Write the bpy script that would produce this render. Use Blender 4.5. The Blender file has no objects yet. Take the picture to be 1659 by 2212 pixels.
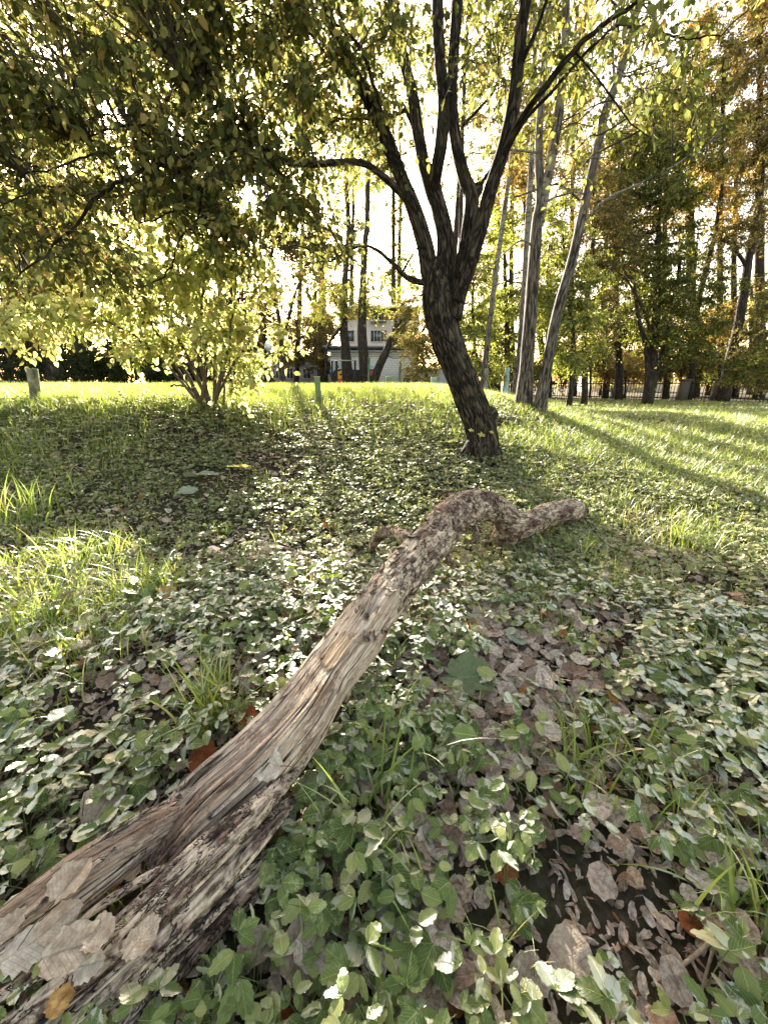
import bpy, math, random
import numpy as np
from mathutils import Vector, Matrix

# ------------------------------------------------------------------ camera, sky, sun, exposure
sc = bpy.context.scene
COL = sc.collection
PITCH = math.radians(18.3)
FPX = 833.0            # focal length in the 1659 x 2212 working frame
CAMH = 1.1
cam_d = bpy.data.cameras.new("camera")
cam = bpy.data.objects.new("camera", cam_d)
COL.objects.link(cam)
cam.location = (0, 0, CAMH)
cam.rotation_euler = (math.pi / 2 - PITCH, 0, 0)
cam_d.sensor_fit = 'VERTICAL'
cam_d.sensor_height = 24.0
cam_d.lens = 24.0 * FPX / 2212.0
cam_d.clip_start = 0.02
cam_d.clip_end = 3000
sc.camera = cam

SUN_EL = math.radians(20.4)
SUN_AZ = math.radians(-16.0)      # measured from +Y, negative = towards -X
SUN_DIR = Vector((math.sin(SUN_AZ) * math.cos(SUN_EL), math.cos(SUN_AZ) * math.cos(SUN_EL), math.sin(SUN_EL)))

w = bpy.data.worlds.new("World")
sc.world = w
w.use_nodes = True
w.cycles.sampling_method = 'MANUAL'
w.cycles.sample_map_resolution = 2048
nt = w.node_tree
nt.nodes.clear()
sky = nt.nodes.new("ShaderNodeTexSky")
sky.sky_type = 'NISHITA'
sky.sun_disc = False
sky.sun_elevation = SUN_EL
sky.sun_rotation = SUN_AZ
sky.dust_density = 2.5
sky.ozone_density = 1.0
bg = nt.nodes.new("ShaderNodeBackground")
bg.inputs['Strength'].default_value = 0.125
wo = nt.nodes.new("ShaderNodeOutputWorld")
# bright aureole of the sky round the sun
tc = nt.nodes.new("ShaderNodeTexCoord")
dot = nt.nodes.new("ShaderNodeVectorMath"); dot.operation = 'DOT_PRODUCT'
dot.inputs[1].default_value = SUN_DIR
nt.links.new(tc.outputs['Generated'], dot.inputs[0])
def wmath(op, a, b=None, clamp=False):
    n = nt.nodes.new("ShaderNodeMath"); n.operation = op; n.use_clamp = clamp
    for i, v in enumerate((a, b)):
        if v is None: continue
        if isinstance(v, (int, float)): n.inputs[i].default_value = v
        else: nt.links.new(v, n.inputs[i])
    return n.outputs[0]
ang = wmath('ARCCOSINE', wmath('MINIMUM', dot.outputs['Value'], 0.999999))
g1 = wmath('MULTIPLY', wmath('EXPONENT', wmath('MULTIPLY', wmath('POWER', wmath('DIVIDE', ang, math.radians(1.7)), 2.0), -1.0)), 500.0)
g2 = wmath('MULTIPLY', wmath('EXPONENT', wmath('MULTIPLY', wmath('DIVIDE', ang, math.radians(7.0)), -1.0)), 40.0)
glow = wmath('ADD', g1, g2)
comb = nt.nodes.new("ShaderNodeVectorMath"); comb.operation = 'SCALE'
comb.inputs[0].default_value = (1.0, 0.93, 0.80)
nt.links.new(glow, comb.inputs['Scale'])
addv = nt.nodes.new("ShaderNodeVectorMath"); addv.operation = 'ADD'
tint = nt.nodes.new("ShaderNodeVectorMath"); tint.operation = 'MULTIPLY'
tint.inputs[1].default_value = (1.28, 1.0, 0.72)
nt.links.new(sky.outputs[0], tint.inputs[0])
nt.links.new(tint.outputs[0], addv.inputs[0])
nt.links.new(comb.outputs[0], addv.inputs[1])
nt.links.new(addv.outputs[0], bg.inputs['Color'])
nt.links.new(bg.outputs[0], wo.inputs['Surface'])

sl = bpy.data.lights.new("sun", 'SUN')
sl.energy = 5.0
sl.angle = math.radians(0.5)
sl.color = (1.0, 0.93, 0.80)
so = bpy.data.objects.new("sun", sl)
COL.objects.link(so)
so.rotation_euler = (-SUN_DIR).to_track_quat('-Z', 'Y').to_euler()
so.location = (-10, 30, 20)

sc.view_settings.view_transform = 'Standard'
sc.view_settings.look = 'None'
sc.view_settings.exposure = 2.9
sc.view_settings.gamma = 1.0
sc.cycles.max_bounces = 7
sc.cycles.diffuse_bounces = 3
sc.cycles.transmission_bounces = 4
sc.cycles.glossy_bounces = 2
sc.cycles.sample_clamp_indirect = 6.0
sc.cycles.caustics_reflective = False
sc.cycles.caustics_refractive = False
sc.cycles.use_denoising = True
sc.cycles.denoiser = 'OPENIMAGEDENOISE'
sc.cycles.denoising_input_passes = 'RGB_ALBEDO_NORMAL'
sc.cycles.denoising_prefilter = 'ACCURATE'

RNG = np.random.default_rng(7)
random.seed(7)

# ------------------------------------------------------------------ projection helpers
CP, SP = math.cos(PITCH), math.sin(PITCH)
def ray(u, v):
    cx = (u - 829.5) / FPX; cy = (1106.0 - v) / FPX
    return np.array([cx, CP + cy * SP, cy * CP - SP])
def PT(u, v, t):
    """world point at depth t along the camera axis"""
    return np.array([0, 0, CAMH]) + ray(u, v) * t
def P(u, v, Y):
    """world point of that direction on the plane y = Y"""
    r = ray(u, v); return np.array([0, 0, CAMH]) + r * (Y / r[1])
def uv_of(p):
    p = np.asarray(p, dtype=float)
    x = p[..., 0]; y = p[..., 1]; z = p[..., 2] - CAMH
    d = np.maximum(y * CP - z * SP, 1e-3); up = y * SP + z * CP
    return 829.5 + FPX * x / d, 1106.0 - FPX * up / d, d

def sm(a, b, x):
    t = np.clip((x - a) / (b - a), 0, 1); return t * t * (3 - 2 * t)

# ------------------------------------------------------------------ noise
def _hash(i, j, k, s):
    n = (i * 374761393 + j * 668265263 + k * 2147483647 + s * 1274126177) & 0xffffffff
    n = ((n ^ (n >> 13)) * 1274126177) & 0xffffffff
    n = n ^ (n >> 16)
    return (n & 0xffff) / 65535.0
def vnoise(p, s=0):
    p = np.asarray(p, dtype=float)
    f = np.floor(p).astype(np.int64); t = p - f; t = t * t * (3 - 2 * t)
    i, j, k = f[..., 0], f[..., 1], f[..., 2]
    out = 0
    for a in (0, 1):
        wa = t[..., 0] if a else 1 - t[..., 0]
        for b in (0, 1):
            wb = t[..., 1] if b else 1 - t[..., 1]
            for c in (0, 1):
                wc = t[..., 2] if c else 1 - t[..., 2]
                out = out + wa * wb * wc * _hash(i + a, j + b, k + c, s)
    return out * 2 - 1
def fbm(p, s=0, o=4):
    r = 0; a = 0.5
    p = np.asarray(p, dtype=float)
    for q in range(o):
        r = r + a * vnoise(p * (2 ** q), s + q * 17); a *= 0.5
    return r
def p3(x, y, z=0.0):
    x = np.asarray(x, dtype=float); y = np.asarray(y, dtype=float)
    return np.stack([x, y, np.zeros_like(x) + z], -1)

# ------------------------------------------------------------------ terrain height
def H(x, y):
    x = np.asarray(x, dtype=float); y = np.asarray(y, dtype=float)
    wl = 1 - sm(0.8, 4.6, x + 0.0 * y)                   # 1 on the left mound, 0 on the right lawn
    k2 = sm(0.9, 2.3, -x)
    left = (1 - k2) * 1.00 * sm(2.2, 7.6, y) + k2 * (0.93 * sm(2.3, 5.3, y) + 0.07 * sm(5, 8, y)) - 0.25 * sm(9.5, 22, y)
    right = 0.50 * sm(2.2, 7.6, y) - 0.45 * sm(7.0, 18, y)
    h = wl * left + (1 - wl) * right
    amp = 0.35 + 0.65 * sm(1, 4, np.hypot(x, y))
    h = h + 0.05 * amp * fbm(p3(x * 0.9, y * 0.9), 3, 3) + 0.018 * fbm(p3(x * 5, y * 5), 9, 2)
    far = sm(40, 120, np.hypot(x, y))
    return h * (1 - far) + 0.0 * far
def G(u, v):
    r = ray(u, v); t = 0.3
    o = np.array([0, 0, CAMH])
    for _ in range(4000):
        q = o + r * t
        if q[2] < H(q[0], q[1]): break
        t += 0.01 if t < 8 else 0.05
    q = o + r * t
    q[2] = float(H(q[0], q[1]))
    return q

# ------------------------------------------------------------------ mesh helpers
def mesh_obj(name, V, F, mat=None, parent=None, smooth=True, uv=None, attrs=None, mats=None, mat_idx=None):
    """F: list of int arrays, each (n, k)"""
    V = np.asarray(V, dtype=np.float32)
    if not isinstance(F, (list, tuple)): F = [F]
    F = [np.asarray(f, dtype=np.int32) for f in F if len(f)]
    me = bpy.data.meshes.new(name)
    me.vertices.add(len(V)); me.vertices.foreach_set("co", V.ravel())
    nl = sum(f.size for f in F); npoly = sum(len(f) for f in F)
    me.loops.add(nl); me.polygons.add(npoly)
    li = np.concatenate([f.ravel() for f in F])
    tot = np.concatenate([np.full(len(f), f.shape[1], dtype=np.int32) for f in F])
    st = np.concatenate([[0], np.cumsum(tot)[:-1]]).astype(np.int32)
    me.loops.foreach_set("vertex_index", li.astype(np.int32))
    me.polygons.foreach_set("loop_start", st)
    me.polygons.foreach_set("loop_total", tot)
    if smooth: me.polygons.foreach_set("use_smooth", np.ones(npoly, dtype=bool))
    if uv is not None:
        l = me.uv_layers.new(name="UVMap")
        l.data.foreach_set("uv", np.asarray(uv, dtype=np.float32)[li].ravel())
    if attrs:
        for k, a in attrs.items():
            a = np.asarray(a, dtype=np.float32)
            if a.ndim == 1:
                at = me.attributes.new(k, 'FLOAT', 'POINT'); at.data.foreach_set("value", a)
            else:
                at = me.attributes.new(k, 'FLOAT_VECTOR', 'POINT'); at.data.foreach_set("vector", a.ravel())
    if mats:
        for m in mats: me.materials.append(m)
        if mat_idx is not None: me.polygons.foreach_set("material_index", np.asarray(mat_idx, dtype=np.int32))
    elif mat: me.materials.append(mat)
    me.update(calc_edges=True)
    me.validate()
    o = bpy.data.objects.new(name, me)
    COL.objects.link(o)
    if parent is not None: o.parent = parent
    return o

def root(name, loc, label, cat, group=None):
    o = bpy.data.objects.new(name, None)
    COL.objects.link(o)
    o.location = tuple(float(c) for c in loc)
    o.empty_display_size = 0.2
    o['label'] = label; o['category'] = cat
    if group: o['group'] = group
    return o
def tag(o, label, cat, group=None, kind=None):
    o['label'] = label; o['category'] = cat
    if group: o['group'] = group
    if kind: o['kind'] = kind
    return o
def off(V, r):
    """world vertices to the root's local space"""
    return np.asarray(V, dtype=float) - np.array(r.location)

class Acc:
    """accumulates vertices / faces / uv / attrs"""
    def __init__(s): s.V = []; s.Q = []; s.T = []; s.A = []; s.n = 0
    def add(s, V, Q=None, T=None, A=None):
        V = np.asarray(V, dtype=float)
        if Q is not None and len(Q): s.Q.append(np.asarray(Q) + s.n)
        if T is not None and len(T): s.T.append(np.asarray(T) + s.n)
        s.V.append(V); s.A.append(np.zeros((len(V), 3)) if A is None else A)
        s.n += len(V)
    def obj(s, name, mat, parent=None, smooth=True):
        V = np.concatenate(s.V)
        if parent is not None: V = off(V, parent)
        F = []
        if s.Q: F.append(np.concatenate(s.Q))
        if s.T: F.append(np.concatenate(s.T))
        return mesh_obj(name, V, F, mat, parent, smooth, attrs={'gc': np.concatenate(s.A)})
    def box(s, c, d, rz=0.0):
        c = np.asarray(c, float); d = np.asarray(d, float) / 2
        v = np.array([[x, y, z] for x in (-1, 1) for y in (-1, 1) for z in (-1, 1)], float) * d
        if rz:
            cs, sn = math.cos(rz), math.sin(rz)
            v = v @ np.array([[cs, sn, 0], [-sn, cs, 0], [0, 0, 1]])
        s.add(v + c, Q=[[0, 1, 3, 2], [4, 6, 7, 5], [0, 4, 5, 1], [2, 3, 7, 6], [0, 2, 6, 4], [1, 5, 7, 3]])

def spline(pts, n):
    """Catmull-Rom through pts (k, m) resampled to n"""
    pts = np.asarray(pts, float)
    if len(pts) == 2:
        t = np.linspace(0, 1, n)[:, None]; return pts[0] * (1 - t) + pts[1] * t
    q = np.vstack([2 * pts[0] - pts[1], pts, 2 * pts[-1] - pts[-2]])
    t = np.linspace(0, len(pts) - 1 - 1e-6, n); i = t.astype(int); f = (t - i)[:, None]
    a, b, c, d = q[i], q[i + 1], q[i + 2], q[i + 3]
    return 0.5 * ((2 * b) + (-a + c) * f + (2 * a - 5 * b + 4 * c - d) * f ** 2 + (-a + 3 * b - 3 * c + d) * f ** 3)

def frames(C):
    T = np.gradient(C, axis=0); T /= np.linalg.norm(T, axis=1)[:, None] + 1e-9
    ref = np.array([0.0, 0, 1.0]) if abs(T[:, 2]).mean() < 0.7 else np.array([0.0, 1.0, 0])
    S = np.cross(T, ref); S /= np.linalg.norm(S, axis=1)[:, None] + 1e-9
    U = np.cross(S, T)
    return T, S, U
def tube(acc, C, R, seg=8, disp=None, cap=True, seed=0, flat=1.0):
    """C (n,3) centre line, R (n,) radii, disp(ang (seg), L (n), R) -> (n, seg) relative offset"""
    C = np.asarray(C, float); R = np.asarray(R, float); n = len(C)
    T, S, U = frames(C)
    a = np.linspace(0, 2 * math.pi, seg, endpoint=False)
    L = np.concatenate([[0], np.cumsum(np.linalg.norm(np.diff(C, axis=0), axis=1))])
    rr = R[:, None] * np.ones((n, seg))
    if disp is not None: rr = rr * (1 + disp(a, L, R))
    V = C[:, None, :] + rr[..., None] * (np.cos(a)[None, :, None] * S[:, None, :] + flat * np.sin(a)[None, :, None] * U[:, None, :])
    A = np.stack([np.cos(a)[None] * R[:, None], np.sin(a)[None] * R[:, None], L[:, None] + 0 * a[None] + seed * 3.7], -1)
    V = V.reshape(-1, 3); A = A.reshape(-1, 3)
    i = np.arange(n - 1)[:, None] * seg; j = np.arange(seg)[None]
    k = (j + 1) % seg
    Q = np.stack([i + j, i + k, i + seg + k, i + seg + j], -1).reshape(-1, 4)
    Tt = None
    if cap:
        V = np.vstack([V, C[0], C[-1]]); A = np.vstack([A, A[0], A[-1]])
        b = n * seg
        Tt = np.concatenate([np.stack([(j[0] + 1) % seg, j[0], np.full(seg, b)], -1),
                             np.stack([(n - 1) * seg + j[0], (n - 1) * seg + (j[0] + 1) % seg, np.full(seg, b + 1)], -1)])
    acc.add(V, Q, Tt, A)

# ------------------------------------------------------------------ material helpers
class NT:
    def __init__(s, name):
        s.m = bpy.data.materials.new(name); s.m.use_nodes = True
        s.t = s.m.node_tree; s.t.nodes.clear()
        s.out = s.t.nodes.new("ShaderNodeOutputMaterial")
    def n(s, typ, **kw):
        x = s.t.nodes.new(typ)
        for k, v in kw.items(): setattr(x, k, v)
        return x
    def l(s, a, b): s.t.links.new(a, b)
    def set(s, sock, v):
        if hasattr(v, 'is_linked') or isinstance(v, bpy.types.NodeSocket): s.l(v, sock)
        else:
            if isinstance(v, (tuple, list)) and len(v) == 3 and sock.type == 'RGBA': v = (*v, 1)
            sock.default_value = v
    def math(s, op, a, b=0.0, clamp=False):
        x = s.n("ShaderNodeMath", operation=op); x.use_clamp = clamp
        s.set(x.inputs[0], a); s.set(x.inputs[1], b); return x.outputs[0]
    def noise(s, vec, scale, detail=3, rough=0.55, dist=0.0):
        x = s.n("ShaderNodeTexNoise"); s.set(x.inputs['Scale'], scale); x.inputs['Detail'].default_value = detail
        x.inputs['Roughness'].default_value = rough; x.inputs['Distortion'].default_value = dist
        if vec is not None: s.l(vec, x.inputs['Vector'])
        return x.outputs['Fac']
    def mapping(s, vec, scale=(1, 1, 1), loc=(0, 0, 0)):
        x = s.n("ShaderNodeMapping"); x.inputs['Scale'].default_value = scale; x.inputs['Location'].default_value = loc
        s.l(vec, x.inputs['Vector']); return x.outputs[0]
    def ramp(s, fac, stops, interp='LINEAR'):
        x = s.n("ShaderNodeValToRGB"); x.color_ramp.interpolation = interp
        e = x.color_ramp.elements
        while len(e) < len(stops): e.new(0.5)
        for q, (p, c) in zip(e, stops): q.position = p; q.color = (*c, 1) if len(c) == 3 else c
        s.l(fac, x.inputs['Fac']); return x.outputs['Color']
    def mix(s, fac, a, b, mode='MIX'):
        x = s.n("ShaderNodeMix", data_type='RGBA', blend_type=mode)
        s.set(x.inputs[0], fac); s.set(x.inputs[6], a); s.set(x.inputs[7], b); return x.outputs[2]
    def bump(s, h, strength=0.5, dist=0.01):
        x = s.n("ShaderNodeBump"); x.inputs['Strength'].default_value = strength; x.inputs['Distance'].default_value = dist
        s.l(h, x.inputs['Height']); return x.outputs[0]
    def attr(s, name): return s.n("ShaderNodeAttribute", attribute_name=name).outputs['Vector']
    def obj(s): return s.n("ShaderNodeTexCoord").outputs['Object']
    def pos(s): return s.n("ShaderNodeNewGeometry").outputs['Position']
    def island(s): return s.n("ShaderNodeNewGeometry").outputs['Random Per Island']
    def pbsdf(s, col, rough=0.8, normal=None, spec=0.3):
        x = s.n("ShaderNodeBsdfPrincipled"); s.set(x.inputs['Base Color'], col); s.set(x.inputs['Roughness'], rough)
        x.inputs['Specular IOR Level'].default_value = spec
        if normal is not None: s.l(normal, x.inputs['Normal'])
        s.l(x.outputs[0], s.out.inputs[0]); return x

def simple(name, col, rough=0.8, var=0.15, scale=8, spec=0.3):
    t = NT(name); f = t.noise(t.obj(), scale, 4)
    c = t.mix(f, tuple(q * (1 - var) for q in col), tuple(min(1, q * (1 + var)) for q in col))
    t.pbsdf(c, rough, spec=spec); return t.m

def leaf_mat(name, stops, trans=0.5, tcol=(1.25, 1.15, 0.55), mottle=None, veins=False, gloss=0.0, mscale=60):
    t = NT(name)
    c = t.ramp(t.island(), stops)
    pos = t.pos()
    c = t.mix(t.math('MULTIPLY', t.noise(pos, 1.3, 2), 0.45), c, t.mix(1.0, c, (0.62, 0.75, 0.5), 'MULTIPLY'))
    if mottle:
        f = t.ramp(t.noise(pos, mscale, 4, 0.7), [(0.52, (0, 0, 0)), (0.6, (1, 1, 1))])
        big = t.ramp(t.noise(pos, 5, 2), [(0.42, (0, 0, 0)), (0.62, (1, 1, 1))])
        c = t.mix(t.math('MULTIPLY', t.math('MULTIPLY', f, big), 0.55), c, mottle)
    nrm = None
    if veins:
        uvn = t.n("ShaderNodeUVMap"); uvn.uv_map = "UVMap"
        sp = t.n("ShaderNodeSeparateXYZ"); t.l(uvn.outputs[0], sp.inputs[0])
        av = t.math('ABSOLUTE', t.math('SUBTRACT', sp.outputs[1], 0.5))
        ph = t.math('SUBTRACT', sp.outputs[0], t.math('MULTIPLY', av, 0.9))
        wv = t.math('ABSOLUTE', t.math('SINE', t.math('MULTIPLY', ph, 22.0)))
        line = t.ramp(wv, [(0.0, (1, 1, 1)), (0.28, (0, 0, 0))])
        mid = t.ramp(av, [(0.0, (1, 1, 1)), (0.035, (0, 0, 0))])
        vl = t.math('MAXIMUM', line, mid)
        c = t.mix(t.math('MULTIPLY', vl, 0.45), c, t.mix(1.0, c, (0.5, 0.5, 0.16), 'ADD'))
        nrm = t.bump(vl, 0.6, 0.002)
    d = t.n("ShaderNodeBsdfDiffuse"); t.l(c, d.inputs[0])
    tr = t.n("ShaderNodeBsdfTranslucent"); t.l(t.mix(1.0, c, tcol, 'MULTIPLY'), tr.inputs[0])
    if nrm: t.l(nrm, d.inputs['Normal'])
    m = t.n("ShaderNodeMixShader"); m.inputs[0].default_value = trans
    t.l(d.outputs[0], m.inputs[1]); t.l(tr.outputs[0], m.inputs[2])
    last = m.outputs[0]
    if gloss:
        g = t.n("ShaderNodeBsdfGlossy"); g.inputs['Roughness'].default_value = 0.5
        if nrm: t.l(nrm, g.inputs['Normal'])
        fr = t.n("ShaderNodeFresnel"); fr.inputs[0].default_value = 1.4
        m2 = t.n("ShaderNodeMixShader"); t.l(t.math('MULTIPLY', fr.outputs[0], gloss), m2.inputs[0])
        t.l(last, m2.inputs[1]); t.l(g.outputs[0], m2.inputs[2]); last = m2.outputs[0]
    t.l(last, t.out.inputs[0]); return t.m

def vein_nodes(t, c, dark, amt=0.5, freq=34.0, dens=0.9):
    uvn = t.n("ShaderNodeUVMap"); uvn.uv_map = "UVMap"
    sp = t.n("ShaderNodeSeparateXYZ"); t.l(uvn.outputs[0], sp.inputs[0])
    av = t.math('ABSOLUTE', sp.outputs[1]); ph = t.math('SUBTRACT', sp.outputs[0], t.math('MULTIPLY', av, dens))
    ln = t.ramp(t.math('ABSOLUTE', t.math('SINE', t.math('MULTIPLY', ph, freq))), [(0.0, (1, 1, 1)), (0.20, (0, 0, 0))])
    md = t.ramp(av, [(0.008, (1, 1, 1)), (0.018, (0, 0, 0))])
    v = t.math('MAXIMUM', ln, md)
    return t.mix(t.math('MULTIPLY', v, amt), c, dark), v
def bark_mat(name, lo, mid, hi, zs=2.2, rs=34.0, strength=1.0, moss=None):
    t = NT(name); a = t.attr('gc')
    v = t.mapping(a, (rs, rs, zs))
    n1 = t.noise(v, 1.0, 5, 0.6, 0.6)
    n2 = t.noise(t.mapping(a, (120, 120, 30)), 1.0, 3)
    ridg = t.math('ABSOLUTE', t.math('MULTIPLY', t.math('SUBTRACT', n1, 0.5), 4.0))
    c = t.ramp(ridg, [(0.0, lo), (0.14, lo), (0.30, mid), (0.8, hi)])
    c = t.mix(t.math('MULTIPLY', n2, 0.5), c, lo)
    if moss:
        f = t.ramp(t.noise(t.pos(), 6, 4), [(0.5, (0, 0, 0)), (0.62, (1, 1, 1))])
        c = t.mix(t.math('MULTIPLY', f, 0.3), c, moss)
    h = t.math('ADD', t.math('MULTIPLY', ridg, 1.0, True), t.math('MULTIPLY', n2, 0.25))
    t.pbsdf(c, 0.9, t.bump(h, strength, 0.012), 0.15); return t.m

# ------------------------------------------------------------------ materials
M = {}
M['leaf_main'] = leaf_mat("maple_leaf", [(0, (0.055, 0.068, 0.028)), (0.4, (0.11, 0.125, 0.045)), (0.75, (0.21, 0.205, 0.075)), (0.92, (0.38, 0.33, 0.12)), (1, (0.36, 0.24, 0.11))], 0.52, (1.3, 1.25, 0.95))
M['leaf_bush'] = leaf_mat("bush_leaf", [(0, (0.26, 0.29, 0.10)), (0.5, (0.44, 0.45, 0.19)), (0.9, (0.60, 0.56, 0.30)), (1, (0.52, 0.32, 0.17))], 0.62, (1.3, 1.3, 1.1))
M['leaf_yellow'] = leaf_mat("yellow_leaf", [(0, (0.13, 0.145, 0.05)), (0.5, (0.25, 0.24, 0.09)), (0.85, (0.42, 0.36, 0.15)), (1, (0.46, 0.28, 0.14))], 0.52, (1.3, 1.2, 0.85))
M['leaf_gold'] = leaf_mat("golden_leaf", [(0, (0.18, 0.15, 0.07)), (0.5, (0.34, 0.27, 0.12)), (0.85, (0.46, 0.35, 0.16)), (1, (0.44, 0.25, 0.13))], 0.45, (1.2, 1.05, 0.5))
M['leaf_green'] = leaf_mat("green_leaf", [(0, (0.06, 0.075, 0.032)), (0.5, (0.125, 0.14, 0.055)), (0.85, (0.22, 0.215, 0.09)), (1, (0.32, 0.27, 0.12))], 0.5, (1.3, 1.3, 0.45))
M['leaf_bright'] = leaf_mat("bright_leaf", [(0, (0.12, 0.145, 0.055)), (0.5, (0.26, 0.275, 0.105)), (1, (0.42, 0.40, 0.19))], 0.55, (1.25, 1.25, 0.5))
M['leaf_dark'] = leaf_mat("dark_leaf", [(0, (0.012, 0.02, 0.009)), (0.6, (0.028, 0.038, 0.016)), (1, (0.06, 0.06, 0.025))], 0.2, (1.2, 1.2, 0.6))
M['leaf_brown'] = leaf_mat("olive_leaf", [(0, (0.07, 0.065, 0.035)), (0.5, (0.14, 0.125, 0.065)), (0.9, (0.25, 0.21, 0.11)), (1, (0.28, 0.18, 0.10))], 0.4, (1.25, 1.15, 0.5))
M['elder'] = leaf_mat("ground_elder_leaf", [(0, (0.06, 0.095, 0.028)), (0.45, (0.13, 0.175, 0.055)), (0.8, (0.25, 0.275, 0.10)), (1, (0.38, 0.37, 0.16))], 0.34, (1.3, 1.3, 0.6), mottle=(0.42, 0.45, 0.24), veins=True, gloss=0.35, mscale=70)
M['elder_far'] = leaf_mat("ground_cover_leaf", [(0, (0.10, 0.125, 0.045)), (0.5, (0.19, 0.21, 0.085)), (0.9, (0.31, 0.31, 0.15)), (1, (0.44, 0.37, 0.2))], 0.38, (1.35, 1.3, 0.7), mottle=(0.42, 0.43, 0.24), gloss=0.6, mscale=30)
M['grass'] = leaf_mat("grass_blade", [(0, (0.13, 0.20, 0.04)), (0.6, (0.25, 0.31, 0.075)), (0.9, (0.38, 0.38, 0.14)), (1, (0.52, 0.44, 0.24))], 0.5, (1.4, 1.35, 0.85), gloss=0.2)
M['stem'] = simple("green_stem", (0.13, 0.17, 0.06), 0.6)
def dead_mat():
    t = NT("dead_leaf"); isl = t.island(); p = t.pos()
    c = t.ramp(isl, [(0, (0.24, 0.165, 0.12)), (0.3, (0.42, 0.33, 0.255)), (0.7, (0.56, 0.47, 0.385)), (0.95, (0.70, 0.62, 0.52)), (0.98, (0.5, 0.26, 0.09)), (1, (0.30, 0.10, 0.04))])
    n = t.noise(p, 110, 5, 0.75); n2 = t.noise(p, 30, 4, .65)
    c = t.mix(t.ramp(n, [(0.42, (0, 0, 0)), (0.62, (1, 1, 1))]), c, t.mix(1.0, c, (0.55, 0.47, 0.42), 'MULTIPLY'))
    c = t.mix(t.ramp(n2, [(0.55, (0, 0, 0)), (0.7, (0.6, 0.6, 0.6))]), c, (0.11, 0.07, 0.05))
    c, vn = vein_nodes(t, c, (0.11, 0.07, 0.045), 0.35)
    d = t.n("ShaderNodeBsdfDiffuse"); t.l(c, d.inputs[0]); t.l(t.bump(t.math('ADD', n, t.math('MULTIPLY', vn, .5)), 0.8, 0.003), d.inputs['Normal'])
    tr = t.n("ShaderNodeBsdfTranslucent"); t.l(c, tr.inputs[0])
    m = t.n("ShaderNodeMixShader"); m.inputs[0].default_value = 0.15
    t.l(d.outputs[0], m.inputs[1]); t.l(tr.outputs[0], m.inputs[2]); t.l(m.outputs[0], t.out.inputs[0]); return t.m
M['dead'] = dead_mat()
def ground_mat():
    t = NT("forest_soil"); p = t.pos()
    a = t.noise(p, 30, 6, 0.7); b = t.noise(p, 1.1, 3); v = t.n("ShaderNodeTexVoronoi"); v.inputs['Scale'].default_value = 22; t.l(p, v.inputs['Vector'])
    c = t.ramp(a, [(0.3, (0.014, 0.010, 0.007)), (0.55, (0.05, 0.037, 0.025)), (0.8, (0.12, 0.09, 0.065))])
    c = t.mix(t.math('MULTIPLY', t.ramp(v.outputs['Distance'], [(0.1, (1, 1, 1)), (0.5, (0, 0, 0))]), 0.5), c, (0.08, 0.06, 0.045))
    g = t.ramp(b, [(0.42, (0, 0, 0)), (0.6, (1, 1, 1))])
    c = t.mix(t.math('MULTIPLY', g, 0.5), c, (0.045, 0.065, 0.02))
    t.pbsdf(c, 0.95, t.bump(a, 0.8, 0.02), 0.1); return t.m
M['ground'] = ground_mat()
M['bark'] = bark_mat("furrowed_bark", (0.008, 0.006, 0.005), (0.05, 0.038, 0.028), (0.17, 0.13, 0.095), 5.5, 26.0, 1.0, moss=(0.06, 0.055, 0.03))
M['twig'] = simple("dark_twig", (0.045, 0.035, 0.028), 0.9)
M['twig_brown'] = simple("brown_twig", (0.09, 0.065, 0.045), 0.85)
def birch_mat(name, hi, dark_to=1.6):
    t = NT(name); a = t.attr('gc')
    n = t.noise(t.mapping(a, (7, 7, 26)), 1.0, 4, 0.6)
    big = t.noise(t.mapping(a, (5, 5, 2.2)), 1.0, 3)
    sep = t.n("ShaderNodeSeparateXYZ"); t.l(a, sep.inputs[0])
    # attribute z: metres along the trunk; rough dark bark on the lowest part
    low = t.math('SUBTRACT', 1.0, t.math('DIVIDE', t.math('SUBTRACT', sep.outputs[2], dark_to * 0.5), dark_to * 0.9), True)
    k = t.math('ADD', t.math('MULTIPLY', t.ramp(n, [(0.52, (0, 0, 0)), (0.55, (1, 1, 1))]), 0.9), t.ramp(big, [(0.54, (0, 0, 0)), (0.60, (1, 1, 1))]), True)
    k = t.math('MAXIMUM', k, low)
    rough = t.noise(t.mapping(a, (40, 40, 6)), 1.0, 5, 0.65)
    dark = t.ramp(rough, [(0.42, (0.012, 0.010, 0.009)), (0.5, (0.06, 0.05, 0.042)), (0.62, (0.17, 0.14, 0.115))])
    c = t.mix(k, hi, dark)
    t.pbsdf(c, 0.85, t.bump(rough, 0.9, 0.012), 0.2); return t.m
M['birch'] = birch_mat("birch_bark", (0.20, 0.175, 0.14), 4.4)
M['aspen'] = birch_mat("aspen_bark", (0.20, 0.18, 0.14), 3.4)
M['trunk_far'] = bark_mat("far_bark", (0.02, 0.016, 0.013), (0.06, 0.048, 0.038), (0.14, 0.11, 0.085), 3, 20, 0.8)

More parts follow.
